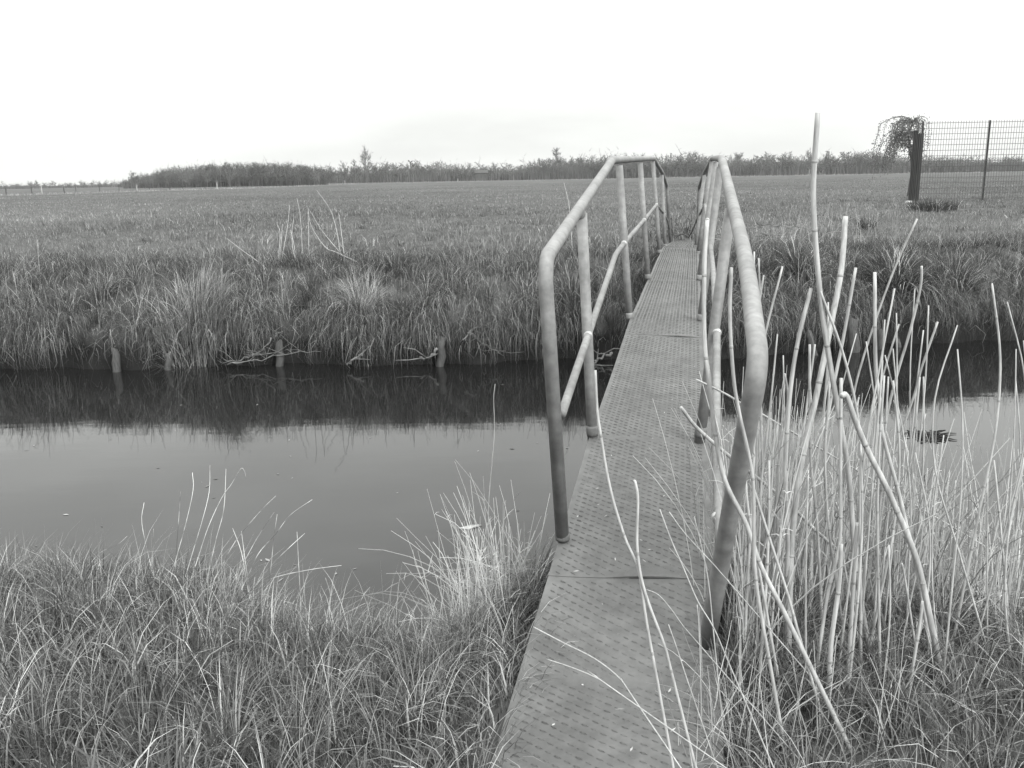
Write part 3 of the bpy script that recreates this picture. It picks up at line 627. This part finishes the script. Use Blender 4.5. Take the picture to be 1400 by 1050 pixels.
# ------------------------------------------------------------------ stakes, stumps, roots and branches along the far bank
def stake(label, px0, py0, px1, py1, Yd, wpx, flare=1.1, name='bank_stake', cat='stake', group='old stakes along the far waterline'):
    a, b = P(px0, py0, Yd), P(px1, py1, Yd - .04); r = wpx * .5 * pxm(Yd)
    d = (b - a) / np.linalg.norm(b - a); b = b + d * .5
    pts = [a + (b - a) * t for t in np.linspace(0, 1, 9)]; jit = random.Random(int(px0))
    pts = [p + np.array([jit.gauss(0, r * .16) + (.5 - t) * jit.uniform(-.0, .05), jit.gauss(0, r * .16), 0]) for p, t in zip(pts, np.linspace(0, 1, 9))]
    g = MB(); g.tube(pts, [r * (.82 + .18 * jit.random() + (flare - 1) * t) for t in np.linspace(0, 1, 9)], 9)
    g.v = [(x + jit.gauss(0, r * .09), y, z + (jit.uniform(-.05, .03) if i < 9 else 0)) for i, (x, y, z) in enumerate(g.v)]   # split, rotten top
    props(g.build(name, MAT_WOOD, smooth=True, loc=tuple(pts[-1])), label, cat, group)
def fy(px): return float(yfar(Pz(px, 496, 0)[0]))
stake('short grey stake leaning at the waterline below the left branches', 378, 467, 382, 500, fy(380) - .1, 11)
stake('upright grey stake at the waterline at picture centre', 603, 462, 603, 503, fy(603) - .1, 12)
stake('thick dark stake at the waterline near the left edge', 157, 476, 158, 503, fy(157) - .1, 11)
stake('dark stub of a stake left of the pale fountain tussock', 229, 482, 230, 503, fy(230) - .1, 10)
stake('pale flared alder stump at right waterline among stalks', 1164, 436, 1166, 488, fy(1165) - .12, 15, 1.5, 'alder_stump', 'stump', 'stumps at the right waterline')
stake('darker narrow stump right of the pale flared one', 1203, 450, 1204, 487, fy(1203) - .12, 10, 1.3, 'alder_stump', 'stump', 'stumps at the right waterline')
stake('leaning root-like stump at the right end of the stumps', 1224, 462, 1229, 484, fy(1227) - .12, 8, 1.2, 'alder_stump', 'stump', 'stumps at the right waterline')
stake('dark stump seen between the first stalks right of handrail', 1103, 452, 1112, 487, fy(1105) - .12, 11, 1.4, 'alder_stump', 'stump', 'stumps at the right waterline')
def branch(label, pix, Ya, Yb, wpx, m=MAT_STALK, twig=6, seed=1, name='fallen_branch', cat='branch', group='branches and roots on the far bank'):
    R = random.Random(seed); n = len(pix); pts = [P(a, b, Ya + (Yb - Ya) * i / (n - 1)) for i, (a, b) in enumerate(pix)]
    line = smooth_line(pts, 5); r = wpx * .36 * pxm(Ya); twig = twig * 2; line = [q + np.array([R.gauss(0, .012), 0, R.gauss(0, .012)]) for q in line]; g = MB(); g.tube(line, np.linspace(r, r * .4, len(line)), 6)
    for _ in range(twig):
        i = R.randrange(len(line) // 4, len(line)); q = line[i]; L = R.uniform(.12, .4)
        d = np.array([R.gauss(0, 1), R.gauss(0, .4), R.uniform(-.2, .8)]); d /= np.linalg.norm(d); e = q + d * L; mid = q + d * L * .5 + np.array([0, 0, R.uniform(-.04, .04)])
        g.tube([q, mid, e], [r * .45, r * .35, r * .15], 4)
    props(g.build(name, m, smooth=True, loc=tuple(line[0])), label, cat, group)
def b_twig(t, b): noise_tone(t, b, 0.06, 0.16, 20, 4, bump=.5)
MAT_TWIG = mat('grey_twig', .3, .8, 0, b_twig)
fb = fy(480) - .12
branch('pale stub of root dipping into the water below centre tussock', [(493, 484), (484, 491), (474, 499)], fb, fb - .1, 6, MAT_TWIG, 1, 2, 'bank_root', 'root')
branch('short pale root beside the centre stake', [(598, 478), (588, 487), (578, 489), (574, 485)], fb, fb - .05, 6, MAT_TWIG, 2, 3, 'bank_root', 'root')
branch('forked bare branch lying above the leaning left stake', [(357, 455), (386, 454), (406, 452), (429, 443)], fy(380) + .15, fy(420) + .3, 4, MAT_TWIG, 6, 4)
branch('thin bare branch drooping to the water right of fountain tussock', [(372, 460), (352, 482), (330, 492), (309, 494)], fy(370), fy(330) - .2, 3, MAT_TWIG, 7, 5)
branch('slender twig lying along the waterline below left branches', [(310, 496), (350, 494), (390, 483), (440, 480)], fy(350) - .15, fy(420) - .1, 2.4, MAT_TWIG, 6, 6)
branch('slanting bare twigs above the left branches', [(410, 440), (390, 428), (370, 405), (362, 395)], fy(390) + .4, fy(370) + .7, 3, MAT_TWIG, 8, 7)
branch('curved grey branch arching over the bank right of centre stake', [(632, 468), (645, 452), (672, 445), (708, 444)], fy(650) - .05, fy(690) + .2, 3.5, MAT_TWIG, 6, 8)
branch('bare twigs hanging to the dark water left of the bridge', [(640, 455), (665, 472), (690, 485)], fy(660), fy(690) - .2, 2.6, MAT_TWIG, 6, 9)
branch('broken pale branch sticking out beside deck over the water', [(838, 482), (826, 487), (815, 493), (806, 500)], fy(830) - .1, fy(820) - .25, 6, MAT_TWIG, 3, 10)
branch('upright forked twig on the bank between centre stake and bridge', [(690, 440), (697, 420), (692, 402)], fy(690) + .3, fy(690) + .5, 3, MAT_TWIG, 6, 12)
branch('bare branching shrub stem right of the bridge on the far bank', [(1064, 352), (1058, 335), (1048, 320), (1040, 308)], 14.4, 14.6, 4, MAT_TWIG, 8, 13, 'bare_shrub', 'shrub', None)
branch('dark fallen branch on the bare patch of right far bank', [(1055, 308), (1085, 309), (1113, 313)], 17.2, 17.3, 3, MAT_BARK, 3, 15)
# floating things and a ripple
p = Pz(1268, 597, 0.0); g = MB(); R = random.Random(4)
for _ in range(90):
    a = R.uniform(0, 6.28); rr = .13 * math.sqrt(R.random()); q = np.array([p[0] + rr * 1.2 * math.cos(a), p[1] + rr * 1.3 * math.sin(a), .0]); e = q + np.array([R.gauss(0, .06), R.gauss(0, .05), R.uniform(0, .012)])
    g.tube([q, (q + e) / 2 + np.array([0, 0, .006]), e], [.006, .006, .002], 4, R.uniform(.02, .06))  # dark strands stand in for the dark reflection of a ripple
props(g.build('ripple_reflection', MAT_DRY, tone=True, loc=(p[0], p[1], 0)), 'dark strands painted as a ripple reflection at right', 'ripple')
p = Pz(641, 721, 0.002); g = MB()
g.add([(p[0] - .07, p[1] - .01, .004), (p[0], p[1] - .035, .006), (p[0] + .08, p[1] + .03, .008), (p[0] + .02, p[1] + .02, .012), (p[0] - .07, p[1] - .01, -.002), (p[0], p[1] - .035, -.002), (p[0] + .08, p[1] + .03, -.002), (p[0] + .02, p[1] + .02, -.002)],
      [(0, 1, 2, 3), (7, 6, 5, 4), (0, 4, 5, 1), (1, 5, 6, 2), (2, 6, 7, 3), (3, 7, 4, 0)])
props(g.build('floating_leaf', MAT_STALK, loc=(p[0], p[1], 0)), 'pale leaf afloat behind the wiry dry tuft', 'leaf')
g = MB(); R = random.Random(19)
for _ in range(75):
    q = Pz(R.uniform(0, 1400), R.uniform(505, 800), 0.0)
    if q[1] > float(yfar(q[0])) - .1 or q[1] < float(ynear(q[0])) + .1: continue
    a = R.uniform(0, 3.14); l = R.uniform(.006, .03); d = np.array([math.cos(a) * l, math.sin(a) * l, 0]); e = np.array([-d[1], d[0], 0]) * R.uniform(.15, .5); q[2] = .003
    g.add([q - d, q + e, q + d, q - e], [(0, 1, 2, 3)], R.uniform(.05, .5))
props(g.build('floating_chaff', MAT_DRY, tone=True), 'small bits of chaff drifting on the canal water', 'chaff', kind='stuff')
# pale chaff flecks on the deck
g = MB(); R = random.Random(9)
for _ in range(70):
    u, s = R.uniform(.03, .97), S[-2] * R.random() ** 1.2; p = deck(np.array(u), np.array(s)); a = R.uniform(0, 3.14); l = R.uniform(.004, .016); q = np.array([math.cos(a), math.sin(a), 0]); e = np.array([-q[1], q[0], 0]) * R.uniform(.0015, .004); zz = np.array([0, 0, .0135])
    g.add([p - q * l + zz, p + e + zz, p + q * l + zz, p - e + zz], [(0, 1, 2, 3)])
props(g.build('chaff_flecks', MAT_STALK), 'pale chaff flecks scattered over the deck plates', 'chaff', kind='stuff')

# ------------------------------------------------------------------ dark screen and wire fence at the right
YF = Pz(1247, 277, 1.0)[1]
pm = pxm(YF)
def fx(px, py=240): return P(px, py, YF)[0]
root = empty('board_screen', (fx(1248), YF, 1.0)); props(root, 'two tall dark upright boards at the end of the wire fence', 'screen')
for pxa, pxb, ty, by, dy in ((1240.3, 1246.2, 178.5, 280, -.05), (1248.0, 1256.4, 182.5, 276, .06)):
    a = P(pxa, by, YF); b_ = P(pxb, by, YF); tz = P(pxa, ty, YF)[2]; g = MB(); zb = gz(a[0], YF) - .02
    nseg = 6; vs = []
    for zz in (zb, tz):
        for side in (0, 1):
            for k in range(nseg + 1):
                vs.append((a[0] + (b_[0] - a[0]) * k / nseg, YF + dy + (.012 if k % 2 else -.012) + side * .02, zz))
    n1 = nseg + 1; fs = []
    for k in range(nseg):
        fs += [(k, k + 1, 2 * n1 + k + 1, 2 * n1 + k), (n1 + k + 1, n1 + k, 3 * n1 + k, 3 * n1 + k + 1), (2 * n1 + k, 2 * n1 + k + 1, 3 * n1 + k + 1, 3 * n1 + k), (k + 1, k, n1 + k, n1 + k + 1)]
    fs += [(0, 2 * n1, 3 * n1, n1), (nseg, n1 + nseg, 3 * n1 + nseg, 2 * n1 + nseg)]
    g.add(vs, fs); g.build('board', MAT_SCREEN, root)
ZT = P(1258, 166, YF)[2]
for k in range(3):
    x0 = fx(1252) + k * 2.52 + .0; root = empty('wire_fence', (x0 + 1.25, YF + .1, 1.0))
    props(root, ['welded wire fence panel with its post right beside the dark boards', 'second welded wire fence panel right of the dark boards', 'welded wire fence panel farthest right'][k], 'fence', 'wire fence panels at the right')
    g = MB(); xp = fx(1258.7) + k * 2.52; g.box((xp, YF + .16, (ZT + .96) / 2), (.06, .05, ZT - .94)); g.build('post', MAT_SCREEN, root)
    g = MB(); zz = 1.12
    while zz < ZT:
        g.box((x0 + 1.25, YF + .10, zz), (2.5, .015, .015)); zz += .2
    xx = x0
    while xx < x0 + 2.5:
        g.box((xx, YF + .115, (1.08 + ZT) / 2), (.010, .010, ZT - 1.06)); xx += .1
    o = g.build('wire_mesh', MAT_WIRE, root); o['kind'] = 'stuff'
p = P(1242, 284, YF - 1.0); g = MB(); R = random.Random(2); vs = []
for j, (hh, rr) in enumerate(((0, .16), (.06, .17), (.12, .09))):
    for k in range(7): a = k * .9; vs.append((p[0] + rr * R.uniform(.8, 1.2) * math.cos(a), p[1] + rr * R.uniform(.7, 1) * math.sin(a), gz(p[0], p[1]) - .02 + hh))
g.add(vs, [(j * 7 + k, j * 7 + (k + 1) % 7, (j + 1) * 7 + (k + 1) % 7, (j + 1) * 7 + k) for j in range(2) for k in range(7)] + [tuple(range(14, 21))]); props(g.build('pale_stone', MAT_PALE), 'small pale stone at the foot of the dark boards', 'stone')

# ------------------------------------------------------------------ trees
def bare_tree(seed, H, form='round', twigw=.05, dens=1.0):
    """branching leafless tree, returns MB for trunk+limbs and MB for twigs"""
    R = random.Random(seed); tr = MB(); tw = MB()
    def twig(p, d, L, w, tone):
        d = d / (np.linalg.norm(d) + 1e-9); sd = np.cross(d, [R.gauss(0, 1), R.gauss(0, 1), R.gauss(0, 1)]); sd /= np.linalg.norm(sd) + 1e-9
        e = p + d * L; tw.add([p - sd * w, p + sd * w, e], [(0, 1, 2)], tone)
    rt = H * .018
    lean = np.array([R.gauss(0, .03), R.gauss(0, .03), 1.0]); frac = {'round': .75, 'poplar': .98, 'tall': .92, 'bush': .45}[form]
    n = 7; tpts = [np.array([0, 0, 0.0])]
    for k in range(n): tpts.append(tpts[-1] + (lean + np.array([R.gauss(0, .06), R.gauss(0, .06), 0])) * H * frac / n)
    tr.tube(tpts, np.linspace(rt, rt * .25, n + 1), 5, .12, caps=False)
    nl = int({'round': 16, 'poplar': 46, 'tall': 22, 'bush': 14}[form] * dens)
    for i in range(nl):
        t = {'round': R.uniform(.28, 1), 'poplar': R.uniform(.12, 1), 'tall': R.uniform(.3, 1), 'bush': R.uniform(.05, 1)}[form]
        q = t * n; k = min(int(q), n - 1); p = tpts[k] + (tpts[k + 1] - tpts[k]) * (q - k); a = R.uniform(0, 6.28)
        if form == 'poplar': L = H * .17 * (1.15 - .75 * t) * R.uniform(.7, 1.2); el = R.uniform(.7, 1.2)
        elif form == 'tall': L = H * .24 * (1.25 - .75 * t) * R.uniform(.7, 1.2); el = R.uniform(.3, .9)
        elif form == 'bush': L = H * .55 * R.uniform(.6, 1.1); el = R.uniform(.4, 1.2)
        else: L = H * .36 * R.uniform(.65, 1.1); el = R.uniform(.25, 1.1) if t < .85 else R.uniform(.7, 1.4)
        d = np.array([math.cos(a) * math.cos(el), math.sin(a) * math.cos(el), math.sin(el)]); lp = [p]
        for s in range(4): d = d + np.array([R.gauss(0, .16), R.gauss(0, .16), R.gauss(.06, .12)]); d /= np.linalg.norm(d); lp.append(lp[-1] + d * L / 4)
        tr.tube(lp, np.linspace(rt * .4, rt * .08, 5), 3, .12, caps=False)
        for s in range(int(7 * dens)):
            m = R.uniform(.25, 1) * 4; k2 = min(int(m), 3); q2 = lp[k2] + (lp[k2 + 1] - lp[k2]) * (m - k2)
            d2 = lp[k2 + 1] - lp[k2]; d2 = d2 / np.linalg.norm(d2) + np.array([R.gauss(0, .6), R.gauss(0, .6), R.gauss(.15, .5)]); d2 /= np.linalg.norm(d2); L2 = L * R.uniform(.25, .5)
            twig(q2, d2, L2, twigw * .9, .11)
            for s2 in range(int(5 * dens)):
                q3 = q2 + d2 * L2 * R.uniform(.2, 1); d3 = d2 + np.array([R.gauss(0, .7), R.gauss(0, .7), R.gauss(.1, .5)])
                twig(q3, d3, L2 * R.uniform(.4, .8), twigw * .6, R.uniform(.08, .13))
    return tr, tw
MAT_TREEW = leaf_mat('far_bark', .66, .0)
def mesh_of(mb, name):
    me = bpy.data.meshes.new(name); me.from_pydata(mb.v, [], mb.f); me.materials.append(MAT_TREEW)
    at = me.attributes.new('tone', 'FLOAT', 'POINT'); at.data.foreach_set('value', mb.t); me.update(); return me
PROT = {}
def proto(kind, seed, dens=1.0):
    key = (kind, seed)
    if key not in PROT:
        tr, tw = bare_tree(seed, 10.0, kind, .085 if seed >= 40 else .05, dens); PROT[key] = (mesh_of(tr, 'trunk'), mesh_of(tw, 'crown'), tr, tw)
    return PROT[key]
def tree(label, px, ytop, Yd, kind, seed, wide=1.0, group=None, dens=1.0, name='bare_tree', cat='tree', zb=.95):
    a, b, _, _ = proto(kind, seed, dens); x = P(px, 240, Yd)[0]; H = P(px, ytop, Yd)[2] - zb
    zmax = max(v[2] for v in _.v) if _ is not None else 10
    root = empty(name, (x, Yd, zb)); s = H / max(10.0 * .97, zmax); root.scale = (s * wide, s * wide, s); root.rotation_euler = (0, 0, random.uniform(0, 6.28))
    for nm, me in (('trunk', a), ('crown', b)):
        o = bpy.data.objects.new(nm, me); COL.objects.link(o); o.parent = root
    props(root, label, cat, group); return root
GTREE = 'single trees along the far tree line'
for a in [('slender bare poplar towering above the far tree line', 502, 198, 330, 'round', 36, .62),
          ('round bare tree at the left end of the far wood', 184, 235, 240, 'round', 22, 1.15),
          ('tall dense tree in the far line left of the bridge', 760, 204, 420, 'tall', 23, 1.0),
          ('bare tree just right of the tall dense one', 795, 212, 430, 'round', 24, .85),
          ('smaller bare tree between the tall dense one and the bridge', 781, 216, 430, 'tall', 25, .9),
          ('spreading bare tree in the gap between the two handrails', 945, 209, 430, 'round', 26, 1.2),
          ('bare tree just right of the right handrail top', 1010, 210, 430, 'round', 27, .95),
          ('rounded bare tree left of the tallest stalk', 1072, 211, 430, 'round', 28, 1.2),
          ('thin tall bare tree directly left of the tallest stalk', 1103, 205, 430, 'tall', 29, .8),
          ('thin tall bare tree just right of the tallest stalk', 1130, 209, 430, 'tall', 30, .8),
          ('broad bare tree midway between tallest stalk and dark boards', 1172, 208, 430, 'round', 31, 1.25),
          ('bare tree left of the poplar over the pale gap', 471, 221, 330, 'round', 32, .9),
          ('narrow bare tree beside the poplar on its left', 486, 220, 330, 'tall', 33, .8),
          ('tree with its crown showing over the left top handrail', 855, 210, 430, 'round', 34, 1.0)]:
    tree(a[0], a[1], a[2] - (4 if a[4] != 'poplar' else 0), *a[3:], group=GTREE, dens=1.5)
# the wood and the tree line behind: one mass of many merged leafless trees
def wood(name, label, items, scrub=()):
    Vs, Ts, ts, k = [], [], [], 0
    cache = {}
    for kind, seed, x, y, H, wide in items:
        key = (kind, seed)
        if key not in cache:
            _, _, tr, tw = proto(kind, seed, 1.0); v = np.array(tr.v + tw.v); f = []
            n1 = len(tr.v)
            for q in tr.f: f += [(q[0], q[1], q[2]), (q[0], q[2], q[3])] if len(q) == 4 else [q]
            f += [tuple(i + n1 for i in q) for q in tw.f]; cache[key] = (v, np.array(f), np.array(tr.t + tw.t))
        v, f, t = cache[key]; s = H / 10.0; a = RNG.uniform(0, 6.28); c_, s_ = math.cos(a), math.sin(a)
        Vs.append(np.stack([x + wide * s * (v[:, 0] * c_ - v[:, 1] * s_), y + wide * s * (v[:, 0] * s_ + v[:, 1] * c_), .9 + s * v[:, 2]], 1)); Ts.append(f + k); ts.append(t * RNG.uniform(.65, 1.5)); k += len(v)
    for (pr, px0, px1, Y0, Y1, n) in scrub:          # thin upright undergrowth filling the belt
        px = RNG.uniform(px0, px1, n); yy = RNG.uniform(Y0, Y1, n); x = np.array([P(a, 240, b)[0] for a, b in zip(px, yy)])
        hz = np.array([P(a, np.interp(a, *pr), b)[2] - .95 for a, b in zip(px, yy)]); h = np.maximum(.6, hz * (.25 + .72 * RNG.uniform(0, 1, n) ** .8) * (.75 + .35 * vn(x, yy, 7)))
        v, f, t = blades(np.stack([x, yy, np.full(n, .9)], 1), h, RNG.uniform(.14, .36, n), RNG.uniform(0, 6.28, n), RNG.uniform(0, .3, n), RNG.uniform(.08, .16, n), 2)
        Vs.append(v); Ts.append(f + k); ts.append(t); k += len(v)
    o = fast_mesh(name, np.concatenate(Vs), np.concatenate(Ts), np.concatenate(ts), MAT_TREEW); props(o, label, 'trees', kind='stuff')
R = random.Random(77); it = []
prof = ([110, 165, 200, 240, 290, 340, 390, 420, 440, 455], [249, 246, 235, 228, 224.5, 222.5, 222.5, 225, 229, 238])
for row, Yd in enumerate((250, 256, 263, 271, 280)):
    for k in range(46):
        px = 165 + (448 - 165) * (k + R.random()) / 46; yt = np.interp(px, *prof) + (2.5 if row == 0 else 1.0) + R.uniform(-1, 3.0 if row > 1 else 7)
        H = P(px, yt, Yd)[2] - .95; it.append(('bush' if R.random() < (.45 if row < 2 else .1) else 'round', 40 + R.randrange(5), P(px, 240, Yd)[0], Yd + R.uniform(-3, 3), H * (.72 if row == 0 and R.random() < .4 else 1), R.uniform(1.0, 1.4)))
wood('distant_wood', 'dense bare wood rising on the left of the horizon', it, [(prof, 168, 446, 252, 280, 9000)])
it = []
prof = ([-20, 60, 120, 165, 440, 470, 520, 560, 600, 700, 740, 800, 860, 930, 1000, 1040, 1090, 1110, 1130, 1160, 1200, 1240, 1320, 1420],
        [248, 248, 247, 245, 228, 229, 223, 221, 223, 224, 218, 214, 213, 212, 213, 212, 210, 214, 214, 208, 208, 212, 213, 214])
for row, (Yd, npx) in enumerate(((400, 200), (412, 160), (426, 130), (442, 110))):
    for k in range(npx):
        px = -40 + 1480 * (k + R.random()) / npx
        yt = np.interp(px, *prof) + R.uniform(-2.0, 7 if row < 2 else 5)
        if 165 < px < 430: continue
        H = max(2.0, P(px, yt, Yd)[2] - .95); it.append(('bush' if R.random() < (.75 if row == 0 else .5 if row == 1 else .12) else R.choice(('round', 'round', 'round', 'round', 'tall')), 40 + R.randrange(5), P(px, 240, Yd)[0], Yd + R.uniform(-5, 5), H, R.uniform(1.1, 1.7)))
prof2 = (prof[0], [q + 4.5 for q in prof[1]])
wood('distant_tree_line', 'low belt of bare trees and scrub along the horizon', it, [(prof2, -40, 170, 395, 430, 8000), (prof2, 425, 1440, 395, 430, 52000)])
# weeping tree behind the fence
def weeping():
    R = random.Random(5); Yd = YF + 9; x0 = P(1244.5, 240, Yd)[0]; top = P(1251, 157, Yd)[2]; g = MB(); zb = gz(x0, Yd) - .05
    tp = [np.array([x0 + .05 * k * math.sin(k), Yd, zb + (top - .35 - zb) * k / 6]) for k in range(7)]
    root = empty('weeping_tree', (x0, Yd, zb)); props(root, 'weeping tree with drooping twigs hanging behind the dark boards', 'tree')
    g.tube(tp, np.linspace(.09, .04, 7), 7, .1); lf = MB()
    for i in range(78):
        a = R.uniform(0, 6.28); L = R.uniform(.5, 1.4) * (.55 + .55 * (.5 - .5 * math.cos(a)) + .25 * math.sin(3 * a)); p = tp[R.choice((4, 5, 5, 6, 6))].copy(); el = R.uniform(.5, 1.2); pts = [p]; h0 = np.array([math.cos(a), math.sin(a), 0])
        for s in range(12):
            t = s / 11; el2 = el - t * 5.5; el2 = max(el2, -1.5)
            p = p + (h0 * math.cos(el2) * 1.6 + np.array([0, 0, math.sin(el2)])) * L * 1.7 / 12 + np.array([R.gauss(0, .02), R.gauss(0, .02), 0]); p[2] = min(p[2], top + R.uniform(-.1, .1)); pts.append(p.copy())
        g.tube(pts, np.linspace(.014, .004, len(pts)), 3, .1, caps=False)
        for s in range(2, 13):
            for _ in range(6):
                q = pts[s] + np.array([R.gauss(0, .06), R.gauss(0, .06), R.gauss(-.03, .07)]); d = np.array([R.gauss(0, .6), R.gauss(0, .6), -1]); d /= np.linalg.norm(d); sd = np.cross(d, [R.gauss(0, 1), R.gauss(0, 1), .1]); sd /= np.linalg.norm(sd) + 1e-9; l = R.uniform(.05, .10)
                lf.add([q, q + d * l * .5 + sd * .025, q + d * l, q + d * l * .5 - sd * .025], [(0, 1, 2, 3)], R.uniform(.12, .26))
    g.build('trunk', MAT_TREEW, root, tone=True); lf.build('crown', MAT_GRASS, root, tone=True)
weeping()

# ------------------------------------------------------------------ far field edge: pale dry strip, posts, small buildings
parts = []
def strip(pts, n, h0, h1, wpx, lo, hi, jit):
    t = RNG.uniform(0, len(pts) - 1.001, n); k = t.astype(int); f = t - k; A = np.array(pts, float)
    px = A[k, 0] + (A[k + 1, 0] - A[k, 0]) * f; py = A[k, 1] + (A[k + 1, 1] - A[k, 1]) * f
    b = np.array([Pz(a, c, 1.0) for a, c in zip(px, py)]); b[:, 1] += RNG.uniform(-jit, jit, n); b[:, 2] = 1.0
    b[:, 1] = np.minimum(b[:, 1], 390)
    parts.append(blades(b, RNG.uniform(h0, h1, n), b[:, 1] * wpx / F, RNG.uniform(0, 6.28, n), RNG.uniform(0, .7, n), RNG.uniform(lo, hi, n), 2))
strip([(-20, 268), (120, 264.5), (220, 261), (330, 258), (440, 253.5)], 1600, .08, .4, .8, .22, .45, 3)
strip([(440, 253.5), (520, 250.5), (620, 248.5), (760, 246), (860, 244)], 700, .1, .5, .8, .18, .36, 8)
strip([(880, 243), (1000, 241.5), (1100, 239.5), (1240, 237.5), (1420, 234)], 900, .15, .7, .9, .2, .4, 20)
V_, T_, t_ = join(parts); o = fast_mesh('dry_verge', V_, T_, t_, MAT_DRY); props(o, 'pale strip of dry grass along the far meadow edge', 'dry grass', kind='stuff')
R = random.Random(3)
for k, px in enumerate(list(range(-10, 480, 24)) + [549, 620, 768, 826, 1030, 1122]):
    px += R.uniform(-6, 6); py = np.interp(px, [-20, 120, 330, 440, 620, 860, 1000, 1240], [267, 263.5, 257, 252.5, 247.5, 243, 241.3, 238.5]); b = Pz(px, py, 1.0); Yd = min(b[1], 380); x = P(px, py, Yd)[0]
    h = R.uniform(1.0, 1.35); g = MB(); w_ = R.uniform(.10, .16) * max(1, Yd / 200); g.tube([(x, Yd, .9), (x + R.gauss(0, .02), Yd, .9 + h * .6), (x + R.gauss(0, .05), Yd, .9 + h)], [w_ * .5, w_ * .5, w_ * .42], 6)
    props(g.build('fence_post', MAT_STALK if k in (3, 8, 13, 20, 22) else MAT_WOOD), 'pale wooden post on the far meadow edge' if k in (3, 8, 13, 20, 22) else 'small dark wooden post on the far meadow edge', 'post', 'posts along the far meadow edge')
def barn(label, px0, px1, yeave, yridge, Yd, wall, roof, name='barn', cat='building'):
    a, b = P(px0, yeave, Yd), P(px1, yeave, Yd); zr = P((px0 + px1) / 2, yridge, Yd)[2]; ze = (a[2] + b[2]) / 2; xa, xb = a[0], b[0]; dp = max(4, abs(xb - xa) * .5)
    root = empty(name, ((xa + xb) / 2, Yd, .95)); props(root, label, cat)
    g = MB(); g.box(((xa + xb) / 2, Yd + dp / 2, (ze + .9) / 2), (xb - xa, dp, ze - .9)); g.build('wall', wall, root)
    g = MB(); o_ = .4; g.add([(xa - o_, Yd - o_, ze), (xb + o_, Yd - o_, ze), (xb + o_, Yd + dp + o_, ze), (xa - o_, Yd + dp + o_, ze), (xa - o_, Yd + dp / 2, zr), (xb + o_, Yd + dp / 2, zr)], [(0, 1, 5, 4), (2, 3, 4, 5), (0, 4, 3), (1, 2, 5), (3, 2, 1, 0)]); g.build('roof', roof, root)
    for k in range(3):
        xw = xa + (xb - xa) * (k + .5) / 3; g = MB(); g.box((xw, Yd - .02, (ze + .9) / 2 + .15), ((xb - xa) * .12, .06, (ze - .9) * .35)); g.build('window', MAT_SCREEN, root)
barn('low dark-roofed barn among the far trees left of the bridge', 650, 666, 236.5, 232.5, 395, MAT_WOOD, MAT_ROOF)
barn('small pale house between far trees right of the tallest stalk', 1106, 1126, 231, 228.5, 396, MAT_PALE, MAT_ROOF, 'house')

# ------------------------------------------------------------------ thin haze over the fields
hz = MB(); hz.box((0, 400, 10), (2400, 2400, 24)); hzm = bpy.data.materials.new('haze_air'); hzm.use_nodes = True; t = hzm.node_tree; t.nodes.clear()
o_ = t.nodes.new('ShaderNodeOutputMaterial'); pv = t.nodes.new('ShaderNodeVolumePrincipled'); pv.inputs['Color'].default_value = (.95, .95, .95, 1); pv.inputs['Density'].default_value = 0.00017; pv.inputs['Anisotropy'].default_value = 0.2
t.links.new(pv.outputs[0], o_.inputs['Volume']); props(hz.build('haze', hzm), 'thin pale haze over the meadow', 'haze', kind='stuff')
